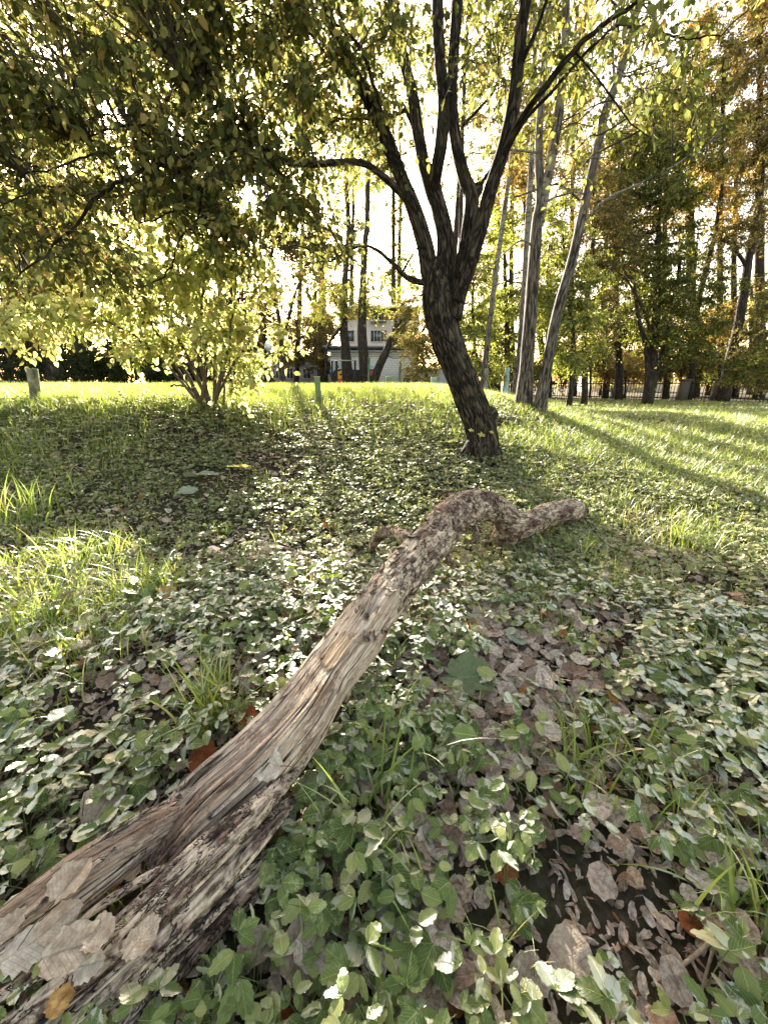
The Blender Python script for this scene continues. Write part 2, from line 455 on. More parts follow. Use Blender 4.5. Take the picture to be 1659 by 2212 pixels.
# ------------------------------------------------------------------ the ground
def build_ground():
    def axis(lim, fine, n1, n2):
        a = np.linspace(0, fine, n1); b = fine * (lim / fine) ** np.linspace(0, 1, n2)[1:]
        return np.concatenate([a, b])
    xp = axis(400, 12, 200, 50); xs = np.concatenate([-xp[::-1][:-1], xp])
    yp = axis(600, 12, 240, 60); yn = -axis(120, 4, 30, 16)[::-1][:-1]
    ys = np.concatenate([yn, yp])
    X, Y = np.meshgrid(xs, ys); Z = H(X, Y)
    V = np.stack([X, Y, Z], -1).reshape(-1, 3)
    nx, ny = len(xs), len(ys)
    i = np.arange(ny - 1)[:, None] * nx; j = np.arange(nx - 1)[None]
    Q = np.stack([i + j, i + j + 1, i + nx + j + 1, i + nx + j], -1).reshape(-1, 4)
    o = mesh_obj("ground", V, Q, M['ground']); o['kind'] = 'structure'
build_ground()

# ------------------------------------------------------------------ leaf instancing
def rot_from(dirv, up_tilt):
    """frames with x = leaf direction, z = leaf normal"""
    x = dirv / (np.linalg.norm(dirv, axis=1)[:, None] + 1e-9)
    z = up_tilt - (up_tilt * x).sum(1)[:, None] * x
    z /= np.linalg.norm(z, axis=1)[:, None] + 1e-9
    y = np.cross(z, x)
    return np.stack([x, y, z], -1)        # (n,3,3) columns
def instance(tv, tf, pos, R, sc_):
    """tv (k,3) template, tf list of faces arrays; returns V, faces"""
    n = len(pos); k = len(tv)
    if np.ndim(sc_) == 1: sc_ = np.repeat(sc_[:, None], 3, 1)
    loc = tv[None] * sc_[:, None, :]
    V = np.einsum('nij,nkj->nki', R, loc) + pos[:, None, :]
    F = [(f[None] + (np.arange(n) * k)[:, None, None]).reshape(-1, f.shape[1]) for f in tf]
    return V.reshape(-1, 3), F
T4 = (np.array([[0, 0, 0], [0.45, 0.33, 0.10], [1, 0, -0.08], [0.45, -0.33, 0.10]]), [np.array([[0, 1, 2], [0, 2, 3]])])
T6 = (np.array([[0, 0, 0], [0.28, 0.28, 0.08], [0.65, 0.25, 0.03], [1.0, 0, -0.14], [0.65, -0.25, 0.03], [0.28, -0.28, 0.08], [0.4, 0, 0.0]]),
      [np.array([[0, 6, 1], [0, 5, 6]]), np.array([[1, 6, 3, 2], [6, 5, 4, 3]])])
def serrated(n=8, wid=0.36, droop=0.18, fold=0.14, seed=0):
    rg = np.random.default_rng(seed)
    V = []; uv = []
    xs = np.linspace(0, 1, n)
    for i, x in enumerate(xs):
        w_ = wid * (math.sin(math.pi * min(1, x) ** 0.80)) ** 0.62 if 0 < x < 1 else 0.0
        w_ *= (1.0 if i % 2 else 0.85)
        z = -droop * x * x + 0.01 * rg.normal()
        V += [[x + (0.035 if i % 2 else -0.01), w_, z + fold * w_ + 0.012 * rg.normal()], [x, w_ * 0.5, z + fold * 0.75 * w_ * 0.5 + 0.012 * rg.normal()], [x, 0, z], [x, -w_ * 0.5, z + fold * .75 * w_ * 0.5 + 0.012 * rg.normal()], [x + (0.035 if i % 2 else -0.01), -w_, z + fold * w_ + 0.012 * rg.normal()]]
        uv += [[x, 0.5 + w_ / wid * 0.5], [x, 0.5 + w_ / wid * 0.25], [x, 0.5], [x, 0.5 - w_ / wid * 0.25], [x, 0.5 - w_ / wid * 0.5]]
    Q = []
    for i in range(n - 1):
        for j in range(4):
            a = i * 5 + j; Q.append([a, a + 5, a + 6, a + 1])
    return np.array(V), [np.array(Q)], np.array(uv)

class Leaves:
    def __init__(s): s.V = []; s.F = {}; s.n = 0; s.uv = []
    def add(s, V, F, uv=None):
        for f in F: s.F.setdefault(f.shape[1], []).append(f + s.n)
        s.V.append(V); s.n += len(V)
        if uv is not None: s.uv.append(uv)
    def obj(s, name, mat, parent=None, smooth=True):
        V = np.concatenate(s.V)
        if parent is not None: V = off(V, parent)
        return mesh_obj(name, V, [np.concatenate(f) for f in s.F.values()], mat, parent, smooth, uv=np.concatenate(s.uv) if s.uv else None)

def rand_unit(n, rg):
    v = rg.normal(size=(n, 3)); return v / np.linalg.norm(v, axis=1)[:, None]

# ------------------------------------------------------------------ trees
def px_path(pts, n):
    """pts: (u, v, Y, width_px) -> smoothed world centre line and radii"""
    W = []
    for (u, v, Y, wd) in pts:
        r = ray(u, v); t = Y / r[1]
        W.append([*(np.array([0, 0, CAMH]) + r * t), 0.5 * wd * t / FPX])
    S = spline(W, n); return S[:, :3], np.maximum(S[:, 3], 0.002)

def open_sky(V0, gaps, rg):
    """True where a leaf may grow: thins the crown where the tree itself is bare"""
    u, v, d = uv_of(V0)
    keep = np.ones(len(V0), bool)
    for (gu, gv, ru, rv, k) in gaps:
        e = ((u - gu) / ru) ** 2 + ((v - gv) / rv) ** 2
        keep &= ~((e < 1 + 0.35 * rg.normal(size=len(V0))) & (rg.random(len(V0)) < k))
    return keep

FINE = 1.0
def crown(tw_acc, skel, blobs, rg, leaf_len, mode='T6', gaps=(), twig_r=0.004, tl=0.5, droop=0.35, branch_r=0.012, up=0.7, twigs=True, dens=1.0, dens2=1.0):
    """blobs: (u, v, ru, rv, Y, dY, K clusters, twigs per cluster, leaves per twig)"""
    out = Leaves(); tmpl = T6 if mode == 'T6' else T4
    skel = np.asarray(skel)
    for (u, v, ru, rv, Y, dY, K, MT, NL) in blobs:
        MT = int(round(MT * dens)); NL = int(round(NL * dens2))
        c = P(u, v, Y); t = Y / ray(u, v)[1]
        q = rand_unit(K, rg) * (rg.random(K) ** 0.42)[:, None]
        C = c + q * np.array([ru * t / FPX, dY, rv * t / FPX])
        C[:, 2] = np.maximum(C[:, 2], H(C[:, 0], C[:, 1]) + 0.15)
        if twigs and len(skel):
            for cc in C:
                dd = np.linalg.norm(skel[:, :3] - cc, axis=1) + 0.8 * np.maximum(0, skel[:, 2] - cc[2])
                s = skel[np.argmin(dd), :3]
                d = cc - s; ln = np.linalg.norm(d)
                if ln < 0.05: continue
                m1 = s + d * 0.35 + rg.normal(size=3) * 0.07 * ln + [0, 0, 0.07 * ln]
                m2 = s + d * 0.7 + rg.normal(size=3) * 0.06 * ln + [0, 0, 0.06 * ln]
                nn = 8; Cc = spline([s, m1, m2, cc], nn)
                b = min(branch_r * (0.5 + 0.35 * ln), branch_r * 2.2)
                tube(tw_acc, Cc, np.linspace(b, twig_r * 1.3, nn), 5, cap=False)
        n = K * MT
        S0 = np.repeat(C, MT, 0)
        d = rand_unit(n, rg); d[:, 2] = d[:, 2] * 0.6 + rg.normal(size=n) * 0.1 - droop * 0.3
        d /= np.linalg.norm(d, axis=1)[:, None]
        L = tl * (0.45 + 0.75 * rg.random(n))
        E = S0 + d * L[:, None]; E[:, 2] -= droop * L * 0.5
        Mi = S0 + d * (L * 0.5)[:, None]
        if twigs:
            a = rand_unit(n, rg) * twig_r
            ks = []
            for (A0, B0, r0, r1) in ((S0, Mi, 1.0, 0.8), (Mi, E, 0.8, 0.3)):
                b3 = np.cross(d, a); b3 /= (np.linalg.norm(b3, axis=1)[:, None] + 1e-9); b3 *= twig_r
                a3 = np.cross(b3, d)
                tri = [a3, -0.5 * a3 + 0.87 * b3, -0.5 * a3 - 0.87 * b3]
                Vv = np.stack([A0 + x * r0 for x in tri] + [B0 + x * r1 for x in tri], 1)
                f = np.array([[0, 1, 4, 3], [1, 2, 5, 4], [2, 0, 3, 5]])
                tw_acc.add(Vv.reshape(-1, 3), Q=(f[None] + (np.arange(n) * 6)[:, None, None]).reshape(-1, 4))
        f = (np.arange(NL) + 0.6)[None] / NL + 0.15 * rg.normal(size=(n, NL)) / NL
        f = np.clip(f, 0.02, 1.0)[..., None]
        pos = np.where(f < 0.5, S0[:, None] + (Mi - S0)[:, None] * f * 2, Mi[:, None] + (E - Mi)[:, None] * (f - 0.5) * 2).reshape(-1, 3)
        dl = np.repeat(d, NL, 0) * 0.5 + rand_unit(n * NL, rg) * 0.8
        dl[:, 2] -= droop
        k = open_sky(pos, gaps, rg) if gaps else np.ones(len(pos), bool)
        pos, dl = pos[k], dl[k]; m = len(pos)
        if not m: continue
        nrm = rand_unit(m, rg) * (1.0 - up * 0.4) + np.array([0, 0, up])
        R = rot_from(dl, nrm)
        ls = leaf_len * (0.45 + 0.95 * rg.random(m))
        pos = pos + dl / np.linalg.norm(dl, axis=1)[:, None] * (0.25 * ls)[:, None]
        out.add(*instance(tmpl[0], tmpl[1], pos, R, ls))
    return out

def tree(name, label, cat, limbs, blobs, leaf, bark, rg, leaf_len=0.07, mode='T6', group=None, gaps=(), seg=12, disp=None, extra=None, crown_name='crown', **kw):
    A = Acc(); skel = []
    for L in limbs:
        pts = L['p']; n = L.get('n', max(10, 8 * len(pts)))
        C, R = px_path(pts, n)
        if L.get('ground'):
            C[0][2] = float(H(C[0][0], C[0][1])) - 0.12
            k = min(n, 8); R[:k] = R[:k] * np.linspace(1.2 if n > 55 else 1.05, 1.0, k) ** 1.3
        w_ = L.get('wob', 0.0)
        if w_:
            C = C + np.stack([fbm(p3(np.arange(n) * 0.35, 0 * np.arange(n), q * 5.1 + len(skel)), 5, 2) for q in range(3)], -1) * w_ * np.linspace(0, 1, n)[:, None]
        tube(A, C, R, L.get('seg', seg), disp=L.get('disp', disp), seed=len(skel) % 13)
        if L.get('skel', True):
            skel += [[*c, r] for c, r in zip(C[n // 4:], R[n // 4:])]
    b = P(limbs[0]['p'][0][0], limbs[0]['p'][0][1], limbs[0]['p'][0][2])
    b[2] = float(H(b[0], b[1]))
    r = root(name, b, label, cat, group)
    if extra: extra(A)
    B = Acc()
    out = crown(B, skel, blobs, rg, leaf_len, mode, gaps, **kw) if blobs else None
    A.obj('trunk' if cat != 'bush' else 'stem', bark, r)
    if B.n: B.obj('branch', M['twig'] if kw.get('tmat') is None else kw['tmat'], r)
    if out and out.n: out.obj(crown_name, leaf, r)
    return r

def furrow(seed, amp=0.10, fa=9.0, fl=2.2, lump=0.08):
    def f(a, L, R):
        A_, LL = np.meshgrid(a, L)
        RR = R[:, None] + 0 * A_
        q = np.stack([np.cos(A_) * fa * 0.35 * np.sqrt(RR / 0.15), np.sin(A_) * fa * 0.35 * np.sqrt(RR / 0.15), LL * fl], -1)
        n = fbm(q + fbm(q * 0.6, seed + 3, 2)[..., None] * 0.6, seed, 3)
        big = fbm(np.stack([np.cos(A_), np.sin(A_), LL * 1.3], -1), seed + 40, 2)
        q2 = q * np.array([2.2, 2.2, 1.6])
        rid = np.abs(fbm(q2, seed + 9, 2))
        return amp * (n * 0.8 - (0.35 - np.minimum(rid * 2.2, 0.35)) * 0.9) + lump * big
    return f

rg = np.random.default_rng(11)
# --- the big leaning tree on the slope
base = G(1038, 978); YB = base[1]
YT = YB
def knob(A):
    # burr on the right-hand side of the foot and a short broken spur
    C, R = px_path([(1040, 905, YT, 50), (1056, 896, YT - 0.02, 44), (1072, 888, YT - 0.03, 22)], 10)
    tube(A, C, R * 1.0, 20, disp=furrow(77, 0.25))
    for (pts) in ([(1020, 960, YT - .05, 30), (1004, 975, YT - .14, 18), (990, 990, YT - .22, 8)], [(1056, 955, YT - .03, 30), (1072, 975, YT - .08, 20), (1084, 992, YT - .12, 8)], [(1036, 960, YT - .1, 34), (1034, 985, YT - .2, 20), (1036, 1003, YT - .28, 8)]):
        C, R = px_path(pts, 9); tube(A, C, R, 14, disp=furrow(31, 0.2))
    C, R = px_path([(1022, 420, YT - .02, 30), (1033, 407, YT - .04, 26), (1041, 398, YT - .05, 12)], 7)
    tube(A, C, R, 12, disp=furrow(5, 0.3))
d1 = furrow(1, 0.19, 12, 3.0, 0.10); d2 = furrow(2, 0.14, 9, 3.0, 0.06)
limbs = [
    dict(p=[(1040, 990, YT, 76), (1040, 945, YT, 68), (1030, 900, YT, 66), (1010, 845, YT, 63), (980, 775, YT, 63), (958, 710, YT, 66), (950, 655, YT, 74), (945, 600, YT, 58), (950, 560, YT, 40)], n=190, seg=64, disp=d1, ground=True, skel=False),
    # left limb that sends the long bough out to the left
    dict(p=[(944, 640, YT, 40), (928, 590, YT, 38), (918, 530, YT, 36), (893, 450, YT - .05, 33), (860, 370, YT - .1, 30), (828, 290, YT - .1, 28), (795, 215, YT - .15, 26), (760, 150, YT - .2, 24), (725, 70, YT - .3, 22), (690, -30, YT - .4, 20), (650, -160, YT - .5, 14)], n=110, seg=24, disp=d2),
    # second limb
    dict(p=[(950, 650, YT, 46), (958, 590, YT + .02, 42), (962, 520, YT + .05, 38), (948, 450, YT + .08, 35), (932, 400, YT + .1, 36), (915, 350, YT + .1, 28), (902, 280, YT + .15, 25), (890, 200, YT + .2, 24), (868, 110, YT + .25, 24), (848, 0, YT + .3, 24), (830, -120, YT + .3, 18)], n=110, seg=24, disp=d2),
    # twin from the second limb, nearly upright
    dict(p=[(938, 420, YT + .08, 22), (943, 370, YT - .02, 26), (954, 300, YT - .05, 27), (958, 220, YT - .05, 26), (950, 130, YT - .05, 25), (946, 50, YT - .05, 26), (944, -60, YT, 22), (940, -160, YT, 16)], n=80, seg=22, disp=d2),
    # third limb up to the knuckle
    dict(p=[(980, 690, YT - .05, 34), (988, 640, YT - .05, 38), (1000, 580, YT - .05, 36), (1010, 510, YT - .05, 33), (1018, 430, YT - .05, 32), (1000, 375, YT - .05, 28), (985, 310, YT - .03, 25), (976, 220, YT, 24), (980, 120, YT + .02, 24), (988, 0, YT + .05, 24), (992, -120, YT + .1, 18)], n=120, seg=24, disp=d2),
    # right limb
    dict(p=[(988, 650, YT - .1, 30), (1010, 580, YT - .15, 34), (1038, 490, YT - .2, 32), (1062, 400, YT - .25, 30), (1088, 320, YT - .3, 30), (1108, 230, YT - .35, 29), (1118, 140, YT - .4, 26), (1126, 60, YT - .45, 26), (1140, -20, YT - .5, 24), (1160, -140, YT - .6, 18)], n=110, seg=24, disp=d2),
    dict(p=[(945, -10, YT, 16), (925, -60, YT, 12)], n=8, seg=8),
    # long bough to the left
    dict(p=[(895, 450, YT - .05, 16), (860, 412, YT - .1, 15), (828, 382, YT - .2, 14), (790, 355, YT - .3, 13), (740, 350, YT - .4, 12), (680, 356, YT - .5, 12), (620, 350, YT - .6, 12), (570, 333, YT - .7, 11), (510, 322, YT - .8, 10), (450, 322, YT - .9, 9), (390, 338, YT - 1.0, 8), (320, 365, YT - 1.1, 8), (255, 400, YT - 1.2, 7), (205, 430, YT - 1.2, 7), (175, 475, YT - 1.2, 6), (130, 520, YT - 1.2, 5), (80, 570, YT - 1.2, 4), (20, 610, YT - 1.2, 3)], n=110, seg=10, wob=0.03),
    dict(p=[(605, 345, YT - .6, 8), (560, 300, YT - .65, 7), (520, 260, YT - .7, 6), (470, 215, YT - .75, 5), (430, 190, YT - .8, 4), (390, 150, YT - .9, 3)], n=36, seg=7, wob=0.04),
    dict(p=[(470, 320, YT - .9, 7), (410, 300, YT - .9, 6), (350, 278, YT - 1., 5), (290, 270, YT - 1., 5), (230, 280, YT - 1.1, 4), (160, 300, YT - 1.1, 3)], n=36, seg=7, wob=0.04),
    dict(p=[(500, 330, YT - .85, 7), (470, 385, YT - .9, 6), (420, 425, YT - .9, 5), (360, 460, YT - 1., 4), (300, 480, YT - 1., 3)], n=30, seg=7, wob=0.04),
    dict(p=[(440, 400, YT - .9, 5), (425, 480, YT - .9, 5), (385, 520, YT - .95, 4), (370, 580, YT - .95, 4), (330, 610, YT - 1., 3)], n=30, seg=6, wob=0.05),
    dict(p=[(270, 395, YT - 1.2, 5), (230, 330, YT - 1.2, 4), (160, 350, YT - 1.2, 4), (60, 385, YT - 1.25, 3)], n=24, seg=6, wob=0.05),
    dict(p=[(240, 410, YT - 1.2, 4), (180, 420, YT - 1.3, 4), (110, 400, YT - 1.4, 3), (20, 440, YT - 1.4, 3)], n=24, seg=6, wob=0.06),
    # small low branch on the left
    dict(p=[(925, 612, YT, 15), (898, 607, YT - .05, 12), (872, 595, YT - .1, 11), (850, 570, YT - .15, 9), (820, 545, YT - .2, 8), (790, 532, YT - .25, 6), (760, 538, YT - .3, 5), (715, 565, YT - .4, 4)], n=44, seg=9, wob=0.02),
    dict(p=[(868, 590, YT - .1, 6), (885, 560, YT - .1, 4), (905, 530, YT - .15, 3)], n=14, seg=6),
    # thin boughs up on the left
    dict(p=[(880, 440, YT - .05, 10), (865, 350, YT - .2, 9), (830, 260, YT - .35, 8), (815, 215, YT - .4, 8), (790, 130, YT - .5, 7), (745, 60, YT - .6, 7), (720, -40, YT - .7, 5)], n=50, seg=8, wob=0.03),
    dict(p=[(780, 190, YT - .15, 8), (720, 130, YT - .3, 6), (660, 60, YT - .5, 5), (610, -20, YT - .7, 4)], n=30, seg=7, wob=0.04),
    dict(p=[(912, 340, YT + .1, 9), (880, 245, YT + .2, 8), (862, 245, YT + .25, 7), (820, 250, YT + .3, 5)], n=24, seg=7, wob=0.02),
    # boughs to the right
    dict(p=[(1078, 350, YT - .28, 13), (1120, 265, YT - .5, 13), (1180, 185, YT - .7, 13), (1230, 120, YT - .85, 12), (1300, 55, YT - 1., 10), (1390, -10, YT - 1.1, 8), (1480, -80, YT - 1.2, 5)], n=60, seg=10, wob=0.02),
    dict(p=[(1060, 410, YT - .25, 9), (1120, 280, YT - .4, 8), (1200, 190, YT - .5, 7), (1270, 110, YT - .6, 6), (1330, 60, YT - .7, 5), (1400, 65, YT - .8, 4), (1480, 80, YT - .9, 4), (1560, 72, YT - 1., 3)], n=60, seg=8, wob=0.03),
    dict(p=[(1028, 415, YT - .05, 8), (1050, 380, YT - .1, 7), (1085, 330, YT - .1, 5), (1100, 280, YT - .1, 3)], n=20, seg=7),
    dict(p=[(1000, 270, YT, 7), (1030, 240, YT + .1, 6), (1070, 190, YT + .2, 5), (1075, 130, YT + .3, 3)], n=20, seg=7, wob=0.02),
    dict(p=[(1120, 150, YT - .4, 10), (1160, 60, YT - .5, 8), (1190, -30, YT - .6, 6)], n=20, seg=8),
    dict(p=[(1240, 110, YT - .85, 5), (1290, 170, YT - .9, 4), (1350, 250, YT - .9, 3), (1400, 300, YT - .9, 2)], n=20, seg=6, wob=0.03),
]
gaps_main = [(850, 480, 60, 110, 0.97), (235, 240, 60, 45, 0.85), (105, 130, 50, 55, 0.85), (20, 60, 45, 70, 0.6), (620, 520, 60, 50, 0.7), (540, 422, 36, 38, 0.95),
             (400, 560, 40, 30, 0.5), (170, 360, 60, 30, 0.6), (700, 470, 60, 60, 0.5), (1030, 520, 60, 90, 0.9), (930, 660, 70, 60, 1.0), (1010, 760, 60, 260, 1.0)]
blobs = [
    (630, 425, 80, 60, YT - .3, 0.5, 12, 7, 9), (470, 500, 80, 50, YT - .6, 0.4, 10, 7, 8), (560, 320, 80, 45, YT - .5, 0.5, 10, 7, 9),
    (60, 90, 200, 200, YT - 1.2, 0.8, 27, 7, 9), (60, 300, 170, 130, YT - 1.0, 0.8, 19, 7, 8),
    (300, 60, 210, 150, YT - .8, 0.9, 32, 7, 9), (300, 220, 220, 130, YT - .9, 0.8, 27, 7, 8),
    (540, 60, 190, 150, YT - .4, 1.0, 28, 7, 9), (560, 220, 180, 110, YT - .4, 0.8, 22, 7, 8),
    (760, 80, 170, 150, YT, 1.0, 24, 7, 9), (760, 260, 130, 110, YT, 0.8, 14, 6, 8),
    (380, 400, 260, 90, YT - .8, 0.6, 24, 6, 7), (110, 480, 170, 120, YT - 1.1, 0.5, 20, 6, 7),
    (640, 440, 110, 80, YT - .3, 0.7, 11, 5, 7), (740, 560, 130, 60, YT - .2, 0.6, 8, 5, 6),
    (960, 60, 130, 120, YT + .4, 0.8, 11, 5, 7), (1180, 20, 190, 100, YT - .3, 0.9, 12, 5, 7), (1400, 70, 190, 90, YT - .8, 0.7, 9, 5, 6),
    (1060, 180, 90, 120, YT + .2, 0.6, 8, 5, 6), (1250, 290, 90, 120, YT - .6, 0.6, 3, 5, 3),
    (-150, 200, 140, 300, YT - 1.2, 0.9, 19, 5, 7), (330, -160, 450, 130, YT - .8, 1.2, 32, 6, 7), (950, -160, 350, 120, YT, 1.0, 19, 6, 7),
]
tree('leaning_tree', 'large dark leaning tree, furrowed trunk splitting into several upright limbs', 'tree', limbs, blobs,
     M['leaf_main'], M['bark'], rg, leaf_len=0.058, dens=1.15, dens2=1.35, gaps=gaps_main, extra=knob, tl=0.42, droop=0.5, branch_r=0.010, twig_r=0.0028)

# --- yellow-leaved bush to the left of it
rg = np.random.default_rng(21)
bb = G(440, 884); YS = bb[1]
sp = []
for (ps) in [
    [(450, 878, 20), (448, 856, 18), (442, 835, 10)],
    [(426, 876, 16), (426, 855, 13), (416, 838, 8)],
    [(440, 850, 16), (400, 800, 12), (350, 735, 10), (300, 650, 8), (262, 560, 6), (240, 480, 4)],
    [(430, 845, 12), (372, 800, 9), (318, 748, 8), (255, 706, 7), (190, 690, 5), (120, 672, 3)],
    [(440, 850, 15), (415, 790, 12), (380, 715, 10), (352, 620, 8), (330, 520, 6), (300, 420, 4)],
    [(445, 850, 14), (432, 780, 12), (405, 690, 9), (388, 590, 7), (395, 480, 5), (385, 380, 3)],
    [(450, 850, 14), (446, 790, 12), (438, 700, 9), (440, 600, 7), (455, 500, 5), (450, 400, 3)],
    [(455, 850, 15), (466, 780, 12), (472, 690, 10), (478, 590, 8), (500, 490, 5), (520, 400, 3)],
    [(458, 850, 12), (488, 770, 9), (520, 700, 7), (545, 640, 6), (590, 590, 4), (630, 560, 3)],
    [(450, 855, 12), (480, 800, 9), (498, 740, 7), (505, 660, 5), (525, 560, 4)],
    [(462, 858, 9), (490, 815, 8), (535, 740, 6), (575, 690, 4), (620, 660, 3)],
    [(432, 858, 8), (405, 838, 7), (390, 835, 6), (365, 832, 3)],
    [(420, 850, 8), (380, 790, 7), (335, 700, 6), (290, 620, 4)],
    [(470, 860, 8), (484, 840, 7), (486, 800, 5), (500, 770, 3)],
]:
    dy = rg.normal() * 0.25
    k = len(ps)
    ps = [(u + (0 if i else rg.normal() * 9), v, ww * (.5 if i == 0 else .7)) for i, (u, v, ww) in enumerate(ps)]
    sp.append(dict(p=[(u, v + (14 if i == 0 and v < 870 else 0), YS + dy * (i + .4) / k, ww) for i, (u, v, ww) in enumerate(ps)], n=9 * k, seg=9, wob=0.05, ground=(ps[0][1] > 870)))
bl = [(440, 660, 130, 130, YS, 0.7, 26, 9, 7), (430, 520, 180, 110, YS, 0.8, 35, 9, 7), (300, 640, 130, 90, YS, 0.6, 20, 8, 7),
      (350, 740, 90, 60, YS, 0.5, 16, 8, 6), (470, 760, 90, 70, YS, 0.5, 14, 8, 6), (500, 830, 35, 45, YS - .1, 0.25, 7, 6, 5), (180, 680, 110, 55, YS - .1, 0.5, 12, 7, 6),
      (560, 650, 80, 90, YS, 0.5, 11, 7, 6), (420, 400, 190, 80, YS, 0.8, 20, 8, 6), (560, 770, 50, 40, YS, 0.3, 4, 5, 4), (60, 690, 90, 50, YS - .3, 0.4, 7, 6, 6)]
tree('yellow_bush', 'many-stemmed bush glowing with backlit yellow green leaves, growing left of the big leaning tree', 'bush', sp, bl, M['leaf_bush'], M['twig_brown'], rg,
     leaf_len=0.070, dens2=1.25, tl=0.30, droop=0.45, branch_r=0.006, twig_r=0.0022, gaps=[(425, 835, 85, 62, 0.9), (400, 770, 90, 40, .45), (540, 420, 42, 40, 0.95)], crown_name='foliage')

# --- tree whose crown hangs in from the left edge (trunk outside the frame)
rg = np.random.default_rng(31)
tree('ash_leaved_maple', 'yellow leaved maple hanging its branches in over the left post', 'tree',
     [dict(p=[(-330, 905, 6.0, 60), (-310, 700, 6.0, 50), (-240, 480, 6.1, 40), (-120, 300, 6.2, 24), (20, 150, 6.3, 12)], n=50, seg=14, disp=furrow(8), ground=True),
      dict(p=[(-250, 500, 6.1, 24), (-120, 470, 6.0, 15), (20, 500, 5.9, 9), (150, 560, 5.8, 6), (260, 620, 5.8, 3)], n=40, seg=8, wob=.05),
      dict(p=[(-280, 600, 6.1, 20), (-130, 610, 5.9, 12), (10, 640, 5.8, 7), (130, 690, 5.7, 4)], n=40, seg=8, wob=.05)],
     [(40, 470, 170, 110, 6.0, 0.7, 30, 8, 9), (170, 560, 130, 80, 5.9, 0.6, 22, 8, 8), (30, 600, 120, 90, 5.8, 0.6, 20, 8, 8), (120, 670, 110, 50, 5.7, 0.5, 15, 7, 8), (-120, 420, 150, 200, 6.1, 0.8, 20, 8, 8), (30, 700, 60, 40, 5.6, .3, 6, 6, 7)],
     M['leaf_yellow'], M['bark'], rg, leaf_len=0.078, dens2=1.3, tl=0.36, droop=0.6, twig_r=0.0028)

# --- birches and aspens to the right of the big tree
rg = np.random.default_rng(41)
def YG(u, v): return float(G(u, v)[1])
YA = YG(1132, 882)
print("YB", YB, "YS", YS, "YA", YA)
tree('birch_tree', 'tall birch with pale upper trunk forking in two, behind the leaning tree', 'tree',
     [dict(p=[(1130, 882, YA, 33), (1138, 780, YA, 28), (1145, 680, YA, 27), (1152, 580, YA, 25), (1160, 480, YA, 23), (1168, 430, YA, 22), (1163, 330, YA + .1, 17), (1170, 200, YA + .2, 15), (1180, 80, YA + .3, 14), (1188, -60, YA + .4, 12), (1200, -250, YA + .5, 9)], n=90, seg=20, disp=furrow(12, .08), ground=True),
      dict(p=[(1165, 480, YA, 19), (1184, 380, YA - .05, 19), (1203, 270, YA - .1, 19), (1216, 150, YA - .15, 17), (1222, 20, YA - .2, 15), (1226, -150, YA - .2, 10)], n=50, seg=16, disp=furrow(13, .12)),
      dict(p=[(1160, 545, YA, 5), (1125, 520, YA - .2, 4), (1060, 570, YA - .4, 3), (1020, 600, YA - .5, 2)], n=24, seg=6, wob=.05),
      dict(p=[(1164, 440, YA, 5), (1240, 415, YA - .2, 4), (1300, 430, YA - .3, 3), (1390, 400, YA - .3, 2)], n=24, seg=6, wob=.05),
      dict(p=[(1160, 330, YA, 5), (1100, 325, YA - .2, 4), (1020, 330, YA - .4, 3)], n=24, seg=6, wob=.05)],
     [(1190, 90, 150, 140, YA + .3, 1.3, 20, 7, 9), (1200, -120, 200, 120, YA + .3, 1.5, 20, 7, 9), (1240, 300, 110, 90, YA, .9, 5, 5, 6)],
     M['leaf_green'], M['birch'], rg, leaf_len=0.055, dens=1.3, dens2=1.3, tl=0.5, droop=0.9, twig_r=0.003, group='birches behind the leaning tree')
Yb = YG(1163, 891)
tree('birch_tree', 'birch with dark rough foot leaning out to the right over the lawn', 'tree',
     [dict(p=[(1164, 892, Yb, 26), (1176, 820, Yb, 23), (1192, 730, Yb, 22), (1210, 650, Yb, 21), (1236, 560, Yb, 20), (1258, 460, Yb, 19), (1285, 340, Yb, 18), (1308, 240, Yb, 18), (1335, 170, Yb, 16), (1360, 80, Yb, 14), (1395, -60, Yb, 11), (1430, -200, Yb, 9)], n=90, seg=18, disp=furrow(14, .08), ground=True),
      dict(p=[(1250, 490, Yb, 6), (1310, 430, Yb - .2, 5), (1380, 395, Yb - .3, 4), (1480, 345, Yb - .4, 3), (1560, 290, Yb - .6, 2)], n=30, seg=6, wob=.05),
      dict(p=[(1262, 440, Yb, 5), (1200, 400, Yb + .2, 4), (1110, 430, Yb + .3, 3)], n=24, seg=6, wob=.05),
      dict(p=[(1328, 180, Yb, 7), (1322, 100, Yb + .1, 5), (1330, 0, Yb + .1, 3)], n=20, seg=6)],
     [(1370, 60, 150, 110, Yb, 1.2, 13, 6, 9), (1420, 230, 150, 90, Yb, .9, 9, 6, 7), (1440, -120, 150, 80, Yb, 1.2, 12, 6, 9)],
     M['leaf_green'], M['birch'], rg, leaf_len=0.055, dens=1.3, dens2=1.3, tl=0.5, droop=0.9, twig_r=0.003, group='birches behind the leaning tree')
tree('birch_tree', 'dark slender trunk standing close behind the forked birch', 'tree',
     [dict(p=[(1115, 852, 11, 19), (1124, 760, 11, 17), (1132, 640, 11, 15), (1140, 480, 11, 13), (1150, 300, 11, 11), (1155, 100, 11, 9), (1150, -80, 11, 9)], n=60, seg=12, disp=furrow(15, .12), ground=True)],
     [(1160, 150, 110, 160, 11, 1.2, 16, 6, 9), (1120, -60, 120, 120, 11, 1.2, 12, 6, 9)],
     M['leaf_green'], M['aspen'], rg, leaf_len=0.09, mode='T4', tl=0.6, droop=0.7, group='birches behind the leaning tree')
